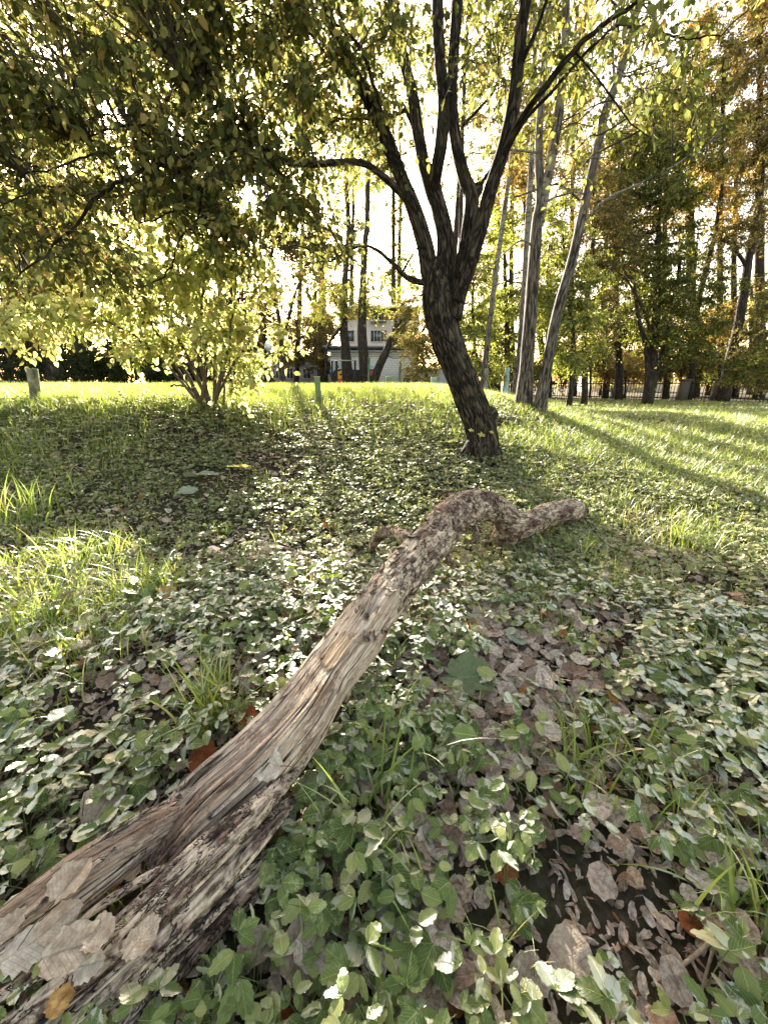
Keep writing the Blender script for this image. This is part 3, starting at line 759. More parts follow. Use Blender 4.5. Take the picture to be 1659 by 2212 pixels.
tree('birch_tree', 'thin pale birch between the leaning tree and the forked birch', 'tree',
     [dict(p=[(1044, 832, 13, 13), (1050, 760, 13, 12), (1062, 660, 13, 11), (1075, 560, 13, 11), (1090, 450, 13, 10), (1105, 340, 13, 9), (1125, 200, 13, 9), (1150, 20, 13, 7)], n=60, seg=12, disp=furrow(16, .12), ground=True)],
     [(1110, 300, 90, 120, 13, 1.2, 14, 6, 9), (1130, 110, 110, 120, 13, 1.2, 14, 6, 9)],
     M['leaf_gold'], M['aspen'], rg, leaf_len=0.10, mode='T4', tl=0.7, droop=0.6, group='birches behind the leaning tree')

# ------------------------------------------------------------------ background trees
def bgt(label, trunk, blobs, leaf, bark='trunk_far', seed=0, ll=0.14, group='background trees', name='tree', cat='tree', seg=8, tl=0.9, droop=0.4, extra_limbs=(), up=0.5, gaps=(), twig_r=0.006, branch_r=0.02):
    rg = np.random.default_rng(1000 + seed)
    limbs = [dict(p=trunk, n=8 * len(trunk), seg=seg, disp=furrow(seed, .08), ground=True, wob=0.10)] + [dict(p=e, n=6 * len(e), seg=6, wob=0.08) for e in extra_limbs]
    return tree(name, label, cat, limbs, blobs, M[leaf], M[bark], rg, leaf_len=ll * .66, dens=1.6 if group == FR else 1.25, dens2=1.5, mode='T4', group=group, tl=tl, droop=droop, twig_r=twig_r, branch_r=branch_r, up=up, gaps=gaps)

BK = 'trees behind the grassy mound'
FR = 'trees along the park railing'
GP = [(542, 425, 42, 42, 0.97), (865, 470, 62, 100, 0.85), (645, 525, 40, 30, 0.7), (235, 245, 50, 35, 0.85), (100, 140, 50, 50, 0.85), (30, 60, 50, 60, .6), (700, 470, 30, 40, .5), (440, 560, 30, 30, .5)]
# left: dark evergreens and hedge
bgt('dark shaggy spruce at the far left behind the leaning concrete post', [(60, 832, 17, 26), (62, 600, 17, 20), (60, 300, 17, 10), (60, 100, 17, 5)],
    [(60, 770, 80, 70, 17, 1.5, 26, 12, 12), (55, 660, 90, 80, 17, 1.6, 26, 11, 12), (50, 520, 80, 90, 17, 1.4, 22, 10, 12), (50, 380, 70, 90, 17, 1.2, 14, 10, 12)], 'leaf_dark', seed=1, ll=0.13, group=BK, name='spruce_tree', tl=1.0, droop=0.8)
bgt('low dark rounded hedge bush between the left post and the yellow bush', [(220, 832, 13.5, 12), (222, 790, 13.5, 8), (230, 760, 13.5, 4)],
    [(225, 795, 95, 40, 13.5, 1.2, 46, 12, 12)], 'leaf_dark', seed=2, ll=0.10, name='dark_shrub', cat='bush', group=None, tl=0.35, droop=0.2)
bgt('dark shrub beside the spruce trunk at the left edge of the mound', [(130, 832, 15, 30), (118, 800, 15, 40), (100, 740, 15, 20)],
    [(100, 790, 50, 40, 15, 1.0, 20, 12, 12)], 'leaf_dark', seed=3, ll=0.10, name='dark_shrub', cat='bush', group=None, tl=0.35, droop=0.2)
bgt('tall olive leaved tree rising behind the dark hedge', [(170, 830, 21, 26), (175, 650, 21, 22), (160, 450, 21, 16), (140, 200, 21, 10), (130, 0, 21, 6)],
    [(150, 640, 130, 90, 21, 2.5, 32, 10, 12), (120, 470, 150, 110, 21, 2.5, 30, 10, 12), (100, 280, 150, 130, 21, 2.5, 28, 10, 12), (120, 60, 170, 150, 21, 2.5, 30, 10, 12), (-80, 250, 100, 250, 21, 2.5, 18, 10, 12)], 'leaf_brown', seed=4, group=BK, gaps=GP)
bgt('tall tree with hanging brown green foliage behind the yellow bush', [(330, 830, 24, 26), (330, 650, 24, 22), (325, 450, 24, 18), (300, 200, 24, 12), (290, -50, 24, 6)],
    [(310, 640, 120, 90, 24, 2.5, 24, 9, 12), (310, 440, 120, 110, 24, 2.5, 20, 9, 12), (290, 250, 140, 120, 24, 2.5, 26, 10, 12), (330, 60, 170, 130, 24, 2.5, 32, 10, 12), (320, -130, 200, 90, 24, 2.5, 16, 9, 12)], 'leaf_brown', seed=5, ll=0.17, group=BK, gaps=GP)
bgt('dark conical spruce right behind the yellow bush', [(500, 830, 22, 16), (500, 700, 22, 12), (500, 560, 22, 5)],
    [(498, 790, 62, 45, 22, 1.4, 26, 12, 12), (498, 730, 45, 45, 22, 1.1, 18, 11, 12), (500, 670, 30, 45, 22, .8, 12, 10, 12)], 'leaf_dark', seed=6, ll=0.15, group=BK, name='spruce_tree', tl=0.8, droop=0.8)
bgt('tree with forked dark trunk standing left of the lamp post', [(612, 830, 15, 13), (606, 760, 15, 12), (605, 700, 15, 10), (590, 620, 15, 8), (590, 520, 15, 6), (600, 490, 15, 4)],
    [(590, 520, 60, 34, 15, 1.4, 22, 9, 12), (650, 525, 60, 36, 15, 1.4, 24, 9, 12), (700, 520, 46, 36, 15, 1.3, 20, 9, 12), (590, 640, 70, 30, 15, 1.2, 5, 7, 9), (680, 650, 50, 26, 15, 1.2, 4, 7, 9)], 'leaf_brown', seed=7, ll=0.11, group=BK, gaps=(),
    extra_limbs=([(606, 745, 15, 9), (620, 700, 15, 8), (635, 650, 15, 6), (650, 600, 15, 4)], [(609, 755, 15, 7), (640, 735, 15, 6), (670, 720, 15, 4), (700, 690, 15, 3)]), tl=0.6, branch_r=.005, twig_r=.003)
bgt('slanting dark trunk right of the spruce', [(590, 828, 24, 14), (565, 790, 24, 13), (545, 740, 24, 11), (530, 690, 24, 8), (520, 600, 24, 5)],
    [(530, 640, 70, 60, 24, 1.5, 12, 9, 11)], 'leaf_brown', seed=8, ll=0.14, group=BK, gaps=GP)
bgt('straight dark trunk in front of the white garage behind the exercise frame', [(752, 828, 28, 24), (747, 760, 28, 21), (742, 700, 28, 18), (745, 620, 28, 14), (752, 500, 28, 11), (748, 380, 28, 8)],
    [(725, 650, 75, 40, 28, 1.5, 34, 9, 12), (745, 400, 70, 50, 28, 1.5, 10, 7, 11)], 'leaf_bright', seed=9, ll=0.13, group=BK, gaps=GP,
    extra_limbs=([(745, 690, 28, 8), (725, 720, 27.5, 7), (710, 745, 27, 6), (704, 775, 27, 5), (703, 815, 27, 4)],))
bgt('rough trunk with paler bark just right of the exercise frame', [(790, 828, 27, 25), (786, 770, 27, 22), (782, 700, 27, 19), (785, 600, 27, 15), (792, 480, 27, 12), (796, 360, 27, 9)],
    [(775, 640, 60, 36, 27, 1.5, 20, 9, 12), (840, 640, 50, 30, 27, 1.5, 12, 8, 12), (790, 380, 80, 80, 27, 1.5, 10, 7, 11), (790, 250, 90, 90, 27, 1.5, 16, 7, 11)], 'leaf_bright', seed=10, ll=0.13, group=BK, gaps=GP)
bgt('short slanting dark trunk leaning right in front of the garage wall', [(806, 828, 26, 20), (816, 800, 26, 18), (828, 772, 26, 17), (838, 750, 26, 14), (848, 720, 26, 8)],
    [(868, 725, 34, 26, 26, .8, 20, 10, 12), (885, 685, 36, 45, 26, .9, 26, 10, 12), (905, 730, 36, 50, 26, .9, 26, 10, 12), (900, 640, 35, 40, 26, .8, 16, 9, 12)], 'leaf_yellow', seed=11, ll=0.11, group=BK, tl=0.5)
bgt('bright yellow green shrub between the garage and the leaning trunk', [(925, 828, 15, 8), (915, 780, 15, 6), (905, 720, 15, 4)],
    [(915, 790, 42, 36, 15, .8, 20, 9, 10), (900, 740, 42, 42, 15, .8, 20, 9, 10), (935, 700, 30, 50, 15, .7, 12, 8, 10)], 'leaf_yellow', seed=12, ll=0.10, name='yellow_shrub', cat='bush', group=None, tl=0.4)
# centre to right: bright thicket behind the birches
bgt('slim young tree with bright green leaves right of the leaning trunk', [(1010, 828, 14, 8), (1025, 740, 14, 7), (1020, 650, 14, 5), (1030, 560, 14, 3)],
    [(1030, 700, 45, 60, 14, .8, 20, 9, 10), (1020, 610, 45, 60, 14, .8, 16, 8, 10), (1060, 540, 50, 60, 14, .8, 12, 8, 10), (1045, 790, 45, 34, 14, .8, 14, 8, 10)], 'leaf_bright', seed=13, ll=0.11, group=FR, tl=0.5)
bgt('bushy green tree filling the gap behind the two birches', [(1095, 832, 17, 14), (1095, 700, 17, 11), (1090, 560, 17, 8), (1095, 430, 17, 5)],
    [(1090, 750, 60, 60, 17, 1.2, 24, 9, 11), (1095, 650, 60, 70, 17, 1.2, 22, 9, 11), (1170, 640, 60, 60, 17, 1.2, 20, 9, 11), (1080, 500, 70, 80, 17, 1.2, 16, 8, 11)], 'leaf_bright', seed=14, ll=0.13, group=FR, tl=0.6)
bgt('round leaved bright tree just right of the birches', [(1235, 835, 16, 12), (1238, 740, 16, 10), (1225, 620, 16, 7), (1215, 500, 16, 4)],
    [(1240, 690, 75, 60, 16, 1.2, 30, 9, 11), (1220, 600, 75, 60, 16, 1.2, 24, 9, 11), (1230, 770, 70, 40, 16, 1.2, 22, 9, 11), (1200, 500, 70, 60, 16, 1.2, 14, 8, 11)], 'leaf_bright', seed=15, ll=0.13, group=FR, tl=0.6)
bgt('golden crowned tree high behind the birches', [(1180, 832, 30, 14), (1150, 600, 30, 12), (1130, 400, 30, 9), (1120, 250, 30, 5)],
    [(1120, 470, 80, 90, 30, 2.5, 24, 9, 12), (1130, 350, 80, 80, 30, 2.5, 22, 9, 12), (1220, 400, 90, 100, 30, 2.5, 24, 9, 12), (1200, 270, 70, 80, 30, 2.2, 14, 9, 12)], 'leaf_gold', seed=16, ll=0.2, group=FR, tl=1.0)
bgt('dark stemmed tree at the left end of the railing', [(1263, 858, 20, 14), (1262, 740, 20, 12), (1272, 600, 20, 10), (1285, 480, 20, 7), (1280, 380, 20, 4)],
    [(1290, 560, 80, 70, 20, 1.6, 22, 9, 12), (1290, 690, 70, 60, 20, 1.6, 22, 9, 12), (1310, 430, 80, 80, 20, 1.6, 20, 9, 12)], 'leaf_brown', seed=17, ll=0.15, group=FR, tl=0.8)
bgt('thin dark tree second from the left behind the railing', [(1338, 850, 26, 16), (1334, 720, 26, 13), (1330, 560, 26, 10), (1340, 420, 26, 6)],
    [(1350, 720, 70, 50, 26, 2, 22, 9, 12), (1350, 610, 80, 70, 26, 2, 22, 9, 12), (1340, 480, 80, 80, 26, 2, 20, 9, 12), (1360, 340, 90, 80, 26, 2, 20, 9, 12)], 'leaf_brown', seed=18, ll=0.18, group=FR)
bgt('dark green broadleaved tree with two crossing trunks in front of the railing', [(1400, 860, 21, 22), (1410, 760, 21, 19), (1418, 660, 21, 16), (1420, 560, 21, 12), (1425, 440, 21, 8), (1420, 300, 21, 4)],
    [(1440, 640, 110, 60, 21, 2, 40, 10, 12), (1410, 540, 120, 70, 21, 2, 38, 10, 12), (1470, 730, 90, 45, 21, 2, 34, 10, 12), (1400, 420, 110, 80, 21, 2, 34, 10, 12), (1350, 310, 90, 80, 21, 1.8, 20, 9, 12), (1460, 330, 100, 80, 21, 1.8, 24, 9, 12)], 'leaf_green', seed=19, ll=0.17, group=FR,
    extra_limbs=([(1398, 855, 21, 12), (1396, 760, 20.8, 11), (1380, 690, 20.6, 9), (1368, 610, 20.5, 6)], [(1405, 850, 21, 14), (1435, 740, 21.2, 12), (1455, 650, 21.4, 10), (1470, 560, 21.5, 7)], [(1412, 740, 21, 8), (1385, 660, 20.5, 6), (1350, 600, 20, 4)]))
bgt('slanting tree leaning right beyond the railing', [(1490, 850, 27, 12), (1500, 700, 27, 12), (1520, 600, 27, 11), (1545, 500, 27, 8), (1560, 380, 27, 5)],
    [(1530, 440, 70, 60, 27, 1.8, 10, 8, 12), (1560, 700, 80, 40, 27, 2, 24, 9, 12), (1560, 330, 100, 70, 27, 2, 20, 9, 12)], 'leaf_gold', seed=20, ll=0.18, group=FR)
bgt('crooked dark trunk near the right edge of the photo by the railing pillar', [(1563, 852, 24, 22), (1572, 790, 24, 18), (1590, 720, 24, 17), (1605, 640, 24, 17), (1620, 540, 24, 15), (1632, 470, 24, 11), (1650, 360, 24, 6)],
    [(1620, 480, 90, 60, 24, 2, 16, 8, 12), (1560, 560, 60, 40, 24, 2, 8, 7, 10), (1630, 740, 70, 60, 24, 2, 24, 9, 12), (1640, 650, 60, 40, 24, 2, 10, 9, 12), (1680, 300, 130, 90, 24, 2, 26, 9, 12)], 'leaf_brown', seed=21, ll=0.17, group=FR,
    extra_limbs=([(1614, 580, 24, 8), (1580, 530, 24, 6), (1535, 505, 24, 4)],))
bgt('tall golden orange tree in the upper right corner', [(1640, 850, 32, 20), (1640, 500, 32, 16), (1640, 200, 32, 10), (1650, -80, 32, 5)],
    [(1620, 400, 70, 70, 32, 2.5, 30, 10, 12), (1640, 250, 60, 90, 32, 2.5, 30, 10, 12), (1645, 100, 50, 90, 32, 2.2, 26, 10, 12), (1655, -40, 50, 80, 32, 2, 16, 10, 12), (1760, 300, 100, 250, 32, 3, 40, 10, 12)], 'leaf_gold', seed=22, ll=0.2, group=FR, tl=0.9)
bgt('high yellowish tree seen over the leaning birch', [(1500, 850, 36, 20), (1490, 500, 36, 16), (1500, 200, 36, 8), (1510, 30, 36, 4)],
    [(1480, 400, 90, 80, 36, 3, 30, 10, 12), (1510, 240, 80, 90, 36, 3, 30, 10, 12), (1500, 110, 40, 80, 36, 2, 16, 10, 12), (1420, 260, 80, 90, 36, 3, 26, 10, 12), (1330, 330, 80, 90, 36, 3, 20, 10, 12)], 'leaf_gold', seed=23, ll=0.24, group=FR, tl=1.2)
bgt('low hanging green maple at the right edge beyond the railing', [(1700, 850, 19, 20), (1690, 700, 19, 16), (1680, 560, 19, 10)],
    [(1640, 790, 60, 40, 19, 1.5, 20, 9, 12), (1700, 600, 110, 110, 19, 2, 26, 9, 12)], 'leaf_green', seed=24, ll=0.15, group=FR, tl=0.7)
for k, (u, Y, h, lf) in enumerate([(1180, 34, 560, 'leaf_brown'), (1300, 40, 600, 'leaf_bright'), (1400, 42, 620, 'leaf_yellow'), (1530, 40, 640, 'leaf_bright'), (1620, 44, 600, 'leaf_yellow'), (1730, 40, 560, 'leaf_green'), (1060, 42, 600, 'leaf_green'), (980, 46, 700, 'leaf_bright')]):
    lab = ['pale tree in the deep background left of the railing end', 'green tree in the deep background above the left part of the railing', 'yellowish tree far behind the two crossing trunks',
           'green tree far behind between the crossing trunks and the crooked trunk', 'yellow tree far behind the crooked trunk', 'green tree beyond the right edge behind the railing', 'green tree in the deep background left of the birches', 'small far tree directly behind the leaning trunk'][k]
    bgt(lab, [(u, 846, Y, 14), (u + 4, (846 + h) / 2, Y, 11), (u + 2, h + 20, Y, 5)],
        [(u, 800, 62, 30, Y, 3, 22, 10, 12), (u + 10, (760 + h) / 2, 62, (800 - h) / 2 + 10, Y, 3, 34, 10, 12)], lf, seed=40 + k, ll=0.24, group=FR, tl=1.1)
for k, (u, v, ru, rv, Y, lf, K) in enumerate([(1440, 240, 120, 110, 30, 'leaf_green', 40), (1560, 180, 90, 130, 28, 'leaf_brown', 34), (1310, 470, 80, 110, 32, 'leaf_gold', 30), (1500, 560, 70, 60, 34, 'leaf_green', 14), (1590, 330, 70, 100, 34, 'leaf_brown', 30), (1110, 180, 90, 150, 36, 'leaf_brown', 26), (1075, 430, 60, 130, 40, 'leaf_gold', 34), (1000, 200, 90, 180, 42, 'leaf_green', 24), (1240, 120, 80, 150, 38, 'leaf_gold', 30)]):
    lab = ['olive crowned tree high above the crossing trunks', 'brown green tree top beside the orange corner tree', 'amber tree crown between leaning birch and dark green tree', 'thin green crown above the gap in the middle of the railing',
           'brown tree crown left of the orange corner tree', 'thin brown tree crown between the limbs and the forked birch', 'amber tree crown directly left of the forked birch', 'green tree crown high behind the upright limbs', 'golden tree crown between the forked and the leaning birch'][k]
    bgt(lab, [(u, 842, Y, 14), (u - 6, 640, Y, 11), (u, v + rv * .3, Y, 7), (u + 5, v - rv * .6, Y, 4)], [(u, v, ru, rv, Y, 2.5, K, 9, 12)], lf, seed=90 + k, ll=0.19, group=FR, tl=1.0)
for k, (u, v, ru, rv, Y, lf) in enumerate([(1190, 790, 60, 34, 30, 'leaf_green'), (1275, 770, 60, 44, 33, 'leaf_brown'), (1350, 795, 50, 30, 31, 'leaf_gold'), (1470, 790, 70, 36, 29, 'leaf_brown'), (1560, 780, 60, 40, 33, 'leaf_green'), (1640, 800, 60, 36, 30, 'leaf_yellow'), (1230, 700, 60, 50, 38, 'leaf_brown'), (1500, 720, 70, 40, 36, 'leaf_green')]):
    lab = ['low green shrub left of the railing', 'brownish shrub behind the left end of the railing', 'amber shrub behind the railing left of the crossing trunks', 'brownish shrub behind the railing right of the crossing trunks', 'green shrub behind the railing pillar',
           'yellow shrub behind the railing at the right edge', 'tall brown shrub far behind the railing end', 'tall green shrub far behind the crossing trunks'][k]
    bgt(lab, [(u, 846, Y, 5), (u, v + 10, Y, 4), (u, v, Y, 2)], [(u, v, ru, rv, Y, 1.6, 34, 10, 12)], lf, seed=110 + k, ll=0.18, group=FR, name='shrub', cat='bush', tl=.9)
for k, (u, v, ru, rv, Y) in enumerate([(285, 775, 80, 46, 19), (120, 720, 80, 60, 24), (380, 800, 50, 26, 18)]):
    lab = ['dark shrub filling the gap between hedge and yellow bush', 'dark shrub high behind the left post', 'low dark shrub behind the foot of the yellow bush'][k]
    bgt(lab, [(u, 838, Y, 6), (u, v + 10, Y, 4), (u, v, Y, 2)], [(u, v, ru, rv, Y, 1.6, 44, 11, 12)], 'leaf_dark', seed=120 + k, ll=0.19, group=None, name='dark_shrub', cat='bush', tl=.7)
for k, bl_ in enumerate([[(770, 470, 60, 110, 62, 3, 34, 10, 12), (700, 600, 90, 34, 62, 3, 24, 10, 12)], [(850, 320, 80, 110, 60, 3, 30, 10, 12), (870, 590, 60, 50, 60, 3, 20, 10, 12)]]):
    u = (760, 862)[k]
    bgt(('fine leaved far tree rising behind the house left of the trunk', 'fine leaved far tree seen through the fork of the big limbs')[k], [(u, 835, 61, 12), (u, 600, 61, 9), (u + 4, 400, 61, 6), (u, 260, 61, 3)], bl_, 'leaf_green', seed=140 + k, ll=0.34, group=BK, tl=1.8)
bgt('thin far poplar whose sparse leaves speckle the white sky left of the limbs', [(640, 835, 46, 14), (650, 600, 46, 10), (660, 350, 46, 7), (665, 180, 46, 3)],
    [(640, 320, 110, 70, 46, 3, 22, 10, 12)], 'leaf_brown', seed=130, ll=0.24, group=BK, tl=1.6, gaps=GP[:1])
bgt('thin far poplar whose sparse leaves speckle the white sky behind the limbs', [(850, 835, 48, 14), (850, 600, 48, 10), (850, 350, 48, 7), (850, 180, 48, 3)],
    [(870, 480, 60, 110, 48, 3, 16, 9, 12), (800, 330, 80, 100, 48, 3, 16, 10, 12), (1010, 470, 50, 120, 48, 3, 10, 9, 12)], 'leaf_green', seed=131, ll=0.24, group=BK, tl=1.6)
# deep background behind the mound, left and centre
for k, (u, v0, Y, ru, lf) in enumerate([(500, 690, 30, 60, 'leaf_dark'), (570, 660, 34, 60, 'leaf_brown'), (640, 690, 38, 48, 'leaf_brown'), (700, 690, 36, 34, 'leaf_brown'), (455, 640, 28, 60, 'leaf_brown')]):
    lab = ['dark bushy tree in the shade directly behind the right side of the yellow bush', 'olive bushy tree behind the lamp post', 'olive bushy tree hanging over the low grey building', 'narrow brown green tree at the left corner of the garage', 'olive tree behind the centre of the yellow bush'][k]
    bgt(lab, [(u, 835, Y, 12), (u + 3, 760, Y, 9), (u, v0, Y, 5)], [(u, (v0 + 790) / 2, ru, (790 - v0) / 2 + 14, Y, 2.5, 44, 11, 12)], lf, seed=80 + k, ll=0.2, group=BK, tl=1.0)
for k, (u, Y, h, lf) in enumerate([(-60, 30, 300, 'leaf_dark'), (250, 34, 420, 'leaf_dark'), (420, 38, 560, 'leaf_brown'), (560, 44, 600, 'leaf_brown'), (680, 50, 610, 'leaf_brown'), (20, 32, 300, 'leaf_dark')]):
    lab = ['dark tree beyond the left edge of the mound', 'dark tree in the deep background above the hedge', 'brownish tree far behind the middle of the yellow bush', 'brownish tree far behind left of the lamp post',
           'brownish tree far behind the low grey building', 'dark tree in the deep background behind the left post'][k]
    bgt(lab, [(u, 835, Y, 16), (u + 4, (846 + h) / 2, Y, 12), (u + 2, h + 20, Y, 5)],
        [(u, 770, 85, 60, Y, 3, 34, 10, 12) if k != 4 else (u, 700, 60, 40, Y, 3, 20, 10, 12), (u + 10, (740 + h) / 2, 85, (760 - h) / 2 + 10, Y, 3, 44, 10, 12)], lf, seed=60 + k, ll=0.24, group=BK, tl=1.2, gaps=GP)
# tall far trees whose tops close the upper left sky
bgt('very tall far tree with fine foliage above the left part of the yellow bush', [(180, 832, 34, 18), (190, 500, 34, 14), (200, 200, 34, 9), (205, -60, 34, 5)],
    [(160, 480, 110, 90, 34, 3, 24, 10, 12), (180, 300, 120, 120, 34, 3, 24, 10, 12), (220, 100, 130, 140, 34, 3, 26, 10, 12), (60, 200, 120, 150, 34, 3, 22, 10, 12)], 'leaf_brown', seed=70, ll=0.24, group=BK, tl=1.3, gaps=GP)
bgt('very tall willow like tree whose top fills the sky between bough and limbs', [(700, 832, 40, 18), (690, 500, 40, 14), (640, 250, 40, 10), (600, 0, 40, 6)],
    [(600, 200, 130, 90, 40, 3, 26, 10, 12), (700, 90, 130, 110, 40, 3, 28, 10, 12), (540, 60, 110, 110, 40, 3, 22, 10, 12), (740, 330, 60, 60, 40, 3, 8, 9, 12), (860, 60, 110, 110, 40, 3, 18, 9, 12)], 'leaf_green', seed=71, ll=0.26, group=BK, tl=1.4, gaps=GP, droop=0.9)
bgt('thin topped far tree seen between the upright limbs', [(960, 832, 44, 16), (985, 500, 44, 12), (1000, 250, 44, 8), (1010, 60, 44, 5)],
    [(1040, 300, 70, 90, 44, 3, 14, 9, 12), (1020, 120, 80, 90, 44, 3, 16, 9, 12), (980, 400, 50, 50, 44, 2, 5, 8, 12)], 'leaf_green', seed=72, ll=0.26, group=BK, tl=1.3)

# ------------------------------------------------------------------ fallen log
BARK0 = 0.95
def wood_mat():
    t = NT("weathered_wood"); a = t.attr('gc')
    sep = t.n("ShaderNodeSeparateXYZ"); t.l(a, sep.inputs[0])
    gr = t.noise(t.mapping(a, (80, 80, 1.5)), 1.0, 3, 0.55, 0.25)
    gr2 = t.noise(t.mapping(a, (26, 26, 0.8)), 1.0, 3, 0.5, 0.25)
    fine = t.noise(t.mapping(a, (150, 150, 4)), 1.0, 4, 0.65)
    blot = t.noise(t.mapping(a, (14, 14, 7)), 1.0, 5, 0.65)
    def crack(n_, w0, w1): return t.ramp(t.math('ABSOLUTE', t.math('SUBTRACT', n_, 0.5)), [(w0, (0, 0, 0)), (w1, (1, 1, 1))])
    c1 = crack(gr, 0.001, 0.010); c2 = crack(gr2, 0.002, 0.010)
    wood = t.ramp(fine, [(0.35, (0.30, 0.23, 0.17)), (0.5, (0.46, 0.365, 0.28)), (0.65, (0.62, 0.50, 0.39))])
    wood = t.mix(t.ramp(gr2, [(0.36, (1, 1, 1)), (0.50, (0, 0, 0))]), wood, t.mix(1.0, wood, (0.72, 0.65, 0.60), 'MULTIPLY'))
    wood = t.mix(t.ramp(blot, [(0.55, (0, 0, 0)), (0.62, (0.8, 0.8, 0.8))]), wood, t.mix(1.0, wood, (0.42, 0.33, 0.30), 'MULTIPLY'))
    wood = t.mix(c1, (0.09, 0.065, 0.05), wood); wood = t.mix(c2, (0.015, 0.011, 0.009), wood)
    bk = t.noise(t.mapping(a, (30, 30, 18)), 1.0, 6, 0.75, 0.8)
    bark = t.ramp(bk, [(0.36, (0.03, 0.02, 0.016)), (0.44, (0.15, 0.11, 0.08)), (0.52, (0.40, 0.31, 0.23)), (0.64, (0.60, 0.48, 0.36))])
    bark = t.mix(t.ramp(t.noise(t.mapping(a, (10, 10, 7)), 1.0, 4, 0.6), [(0.52, (0, 0, 0)), (0.58, (0.85, 0.85, 0.85))]), bark, t.mix(1.0, bark, (0.30, 0.22, 0.23), 'MULTIPLY'))
    cb = crack(t.noise(t.mapping(a, (22, 22, 9)), 1.0, 4, 0.7, 1.2), 0.006, 0.02)
    bark = t.mix(cb, (0.02, 0.014, 0.012), bark)
    k = t.ramp(t.math('ADD', t.math('MULTIPLY', t.math('SUBTRACT', sep.outputs[2], BARK0), 2.5), t.math('MULTIPLY', blot, 2.0)), [(0.9, (0, 0, 0)), (1.0, (1, 1, 1))])
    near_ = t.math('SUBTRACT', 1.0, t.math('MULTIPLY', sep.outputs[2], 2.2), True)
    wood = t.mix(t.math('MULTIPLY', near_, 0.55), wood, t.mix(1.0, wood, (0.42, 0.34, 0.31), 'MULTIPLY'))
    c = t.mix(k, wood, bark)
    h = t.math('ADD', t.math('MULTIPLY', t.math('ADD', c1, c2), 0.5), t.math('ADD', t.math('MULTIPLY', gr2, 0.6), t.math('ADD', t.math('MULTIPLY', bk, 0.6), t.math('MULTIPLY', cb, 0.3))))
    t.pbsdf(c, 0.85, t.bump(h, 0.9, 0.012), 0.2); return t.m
M['wood'] = wood_mat()
M['fresh'] = bark_mat("pale_inner_wood", (0.30, 0.20, 0.12), (0.50, 0.39, 0.27), (0.64, 0.53, 0.39), 2.0, 90.0, 0.6)

def tv(u, v, z):           # depth at which this direction is at height z
    r = ray(u, v); return (z - CAMH) / r[2]
LOGP = [(335, 1880, .075, 110), (385, 1822, .095, 178), (455, 1748, .12, 204), (555, 1655, .15, 198), (642, 1555, .19, 190), (706, 1460, .22, 182), (775, 1370, .26, 172), (835, 1285, .30, 160),
        (888, 1218, .34, 148), (942, 1158, .375, 132), (975, 1115, .395, 112), (1015, 1095, .395, 98), (1060, 1095, .355, 84), (1095, 1118, .27, 74), (1108, 1150, .12, 60)]
def log_path(n):
    W = []
    for (u, v, z, wd) in LOGP:
        t = tv(u, v, z + float(H(*PT(u, v, tv(u, v, z))[:2])) * 1.0); p = PT(u, v, t); W.append([*p, 0.5 * wd * float(np.interp(v, [1100, 1160, 1300, 1460, 1600, 1750], [.72, .60, .57, .55, .67, .74])) * t / FPX])
    S = spline(W, n); return S[:, :3], S[:, 3]
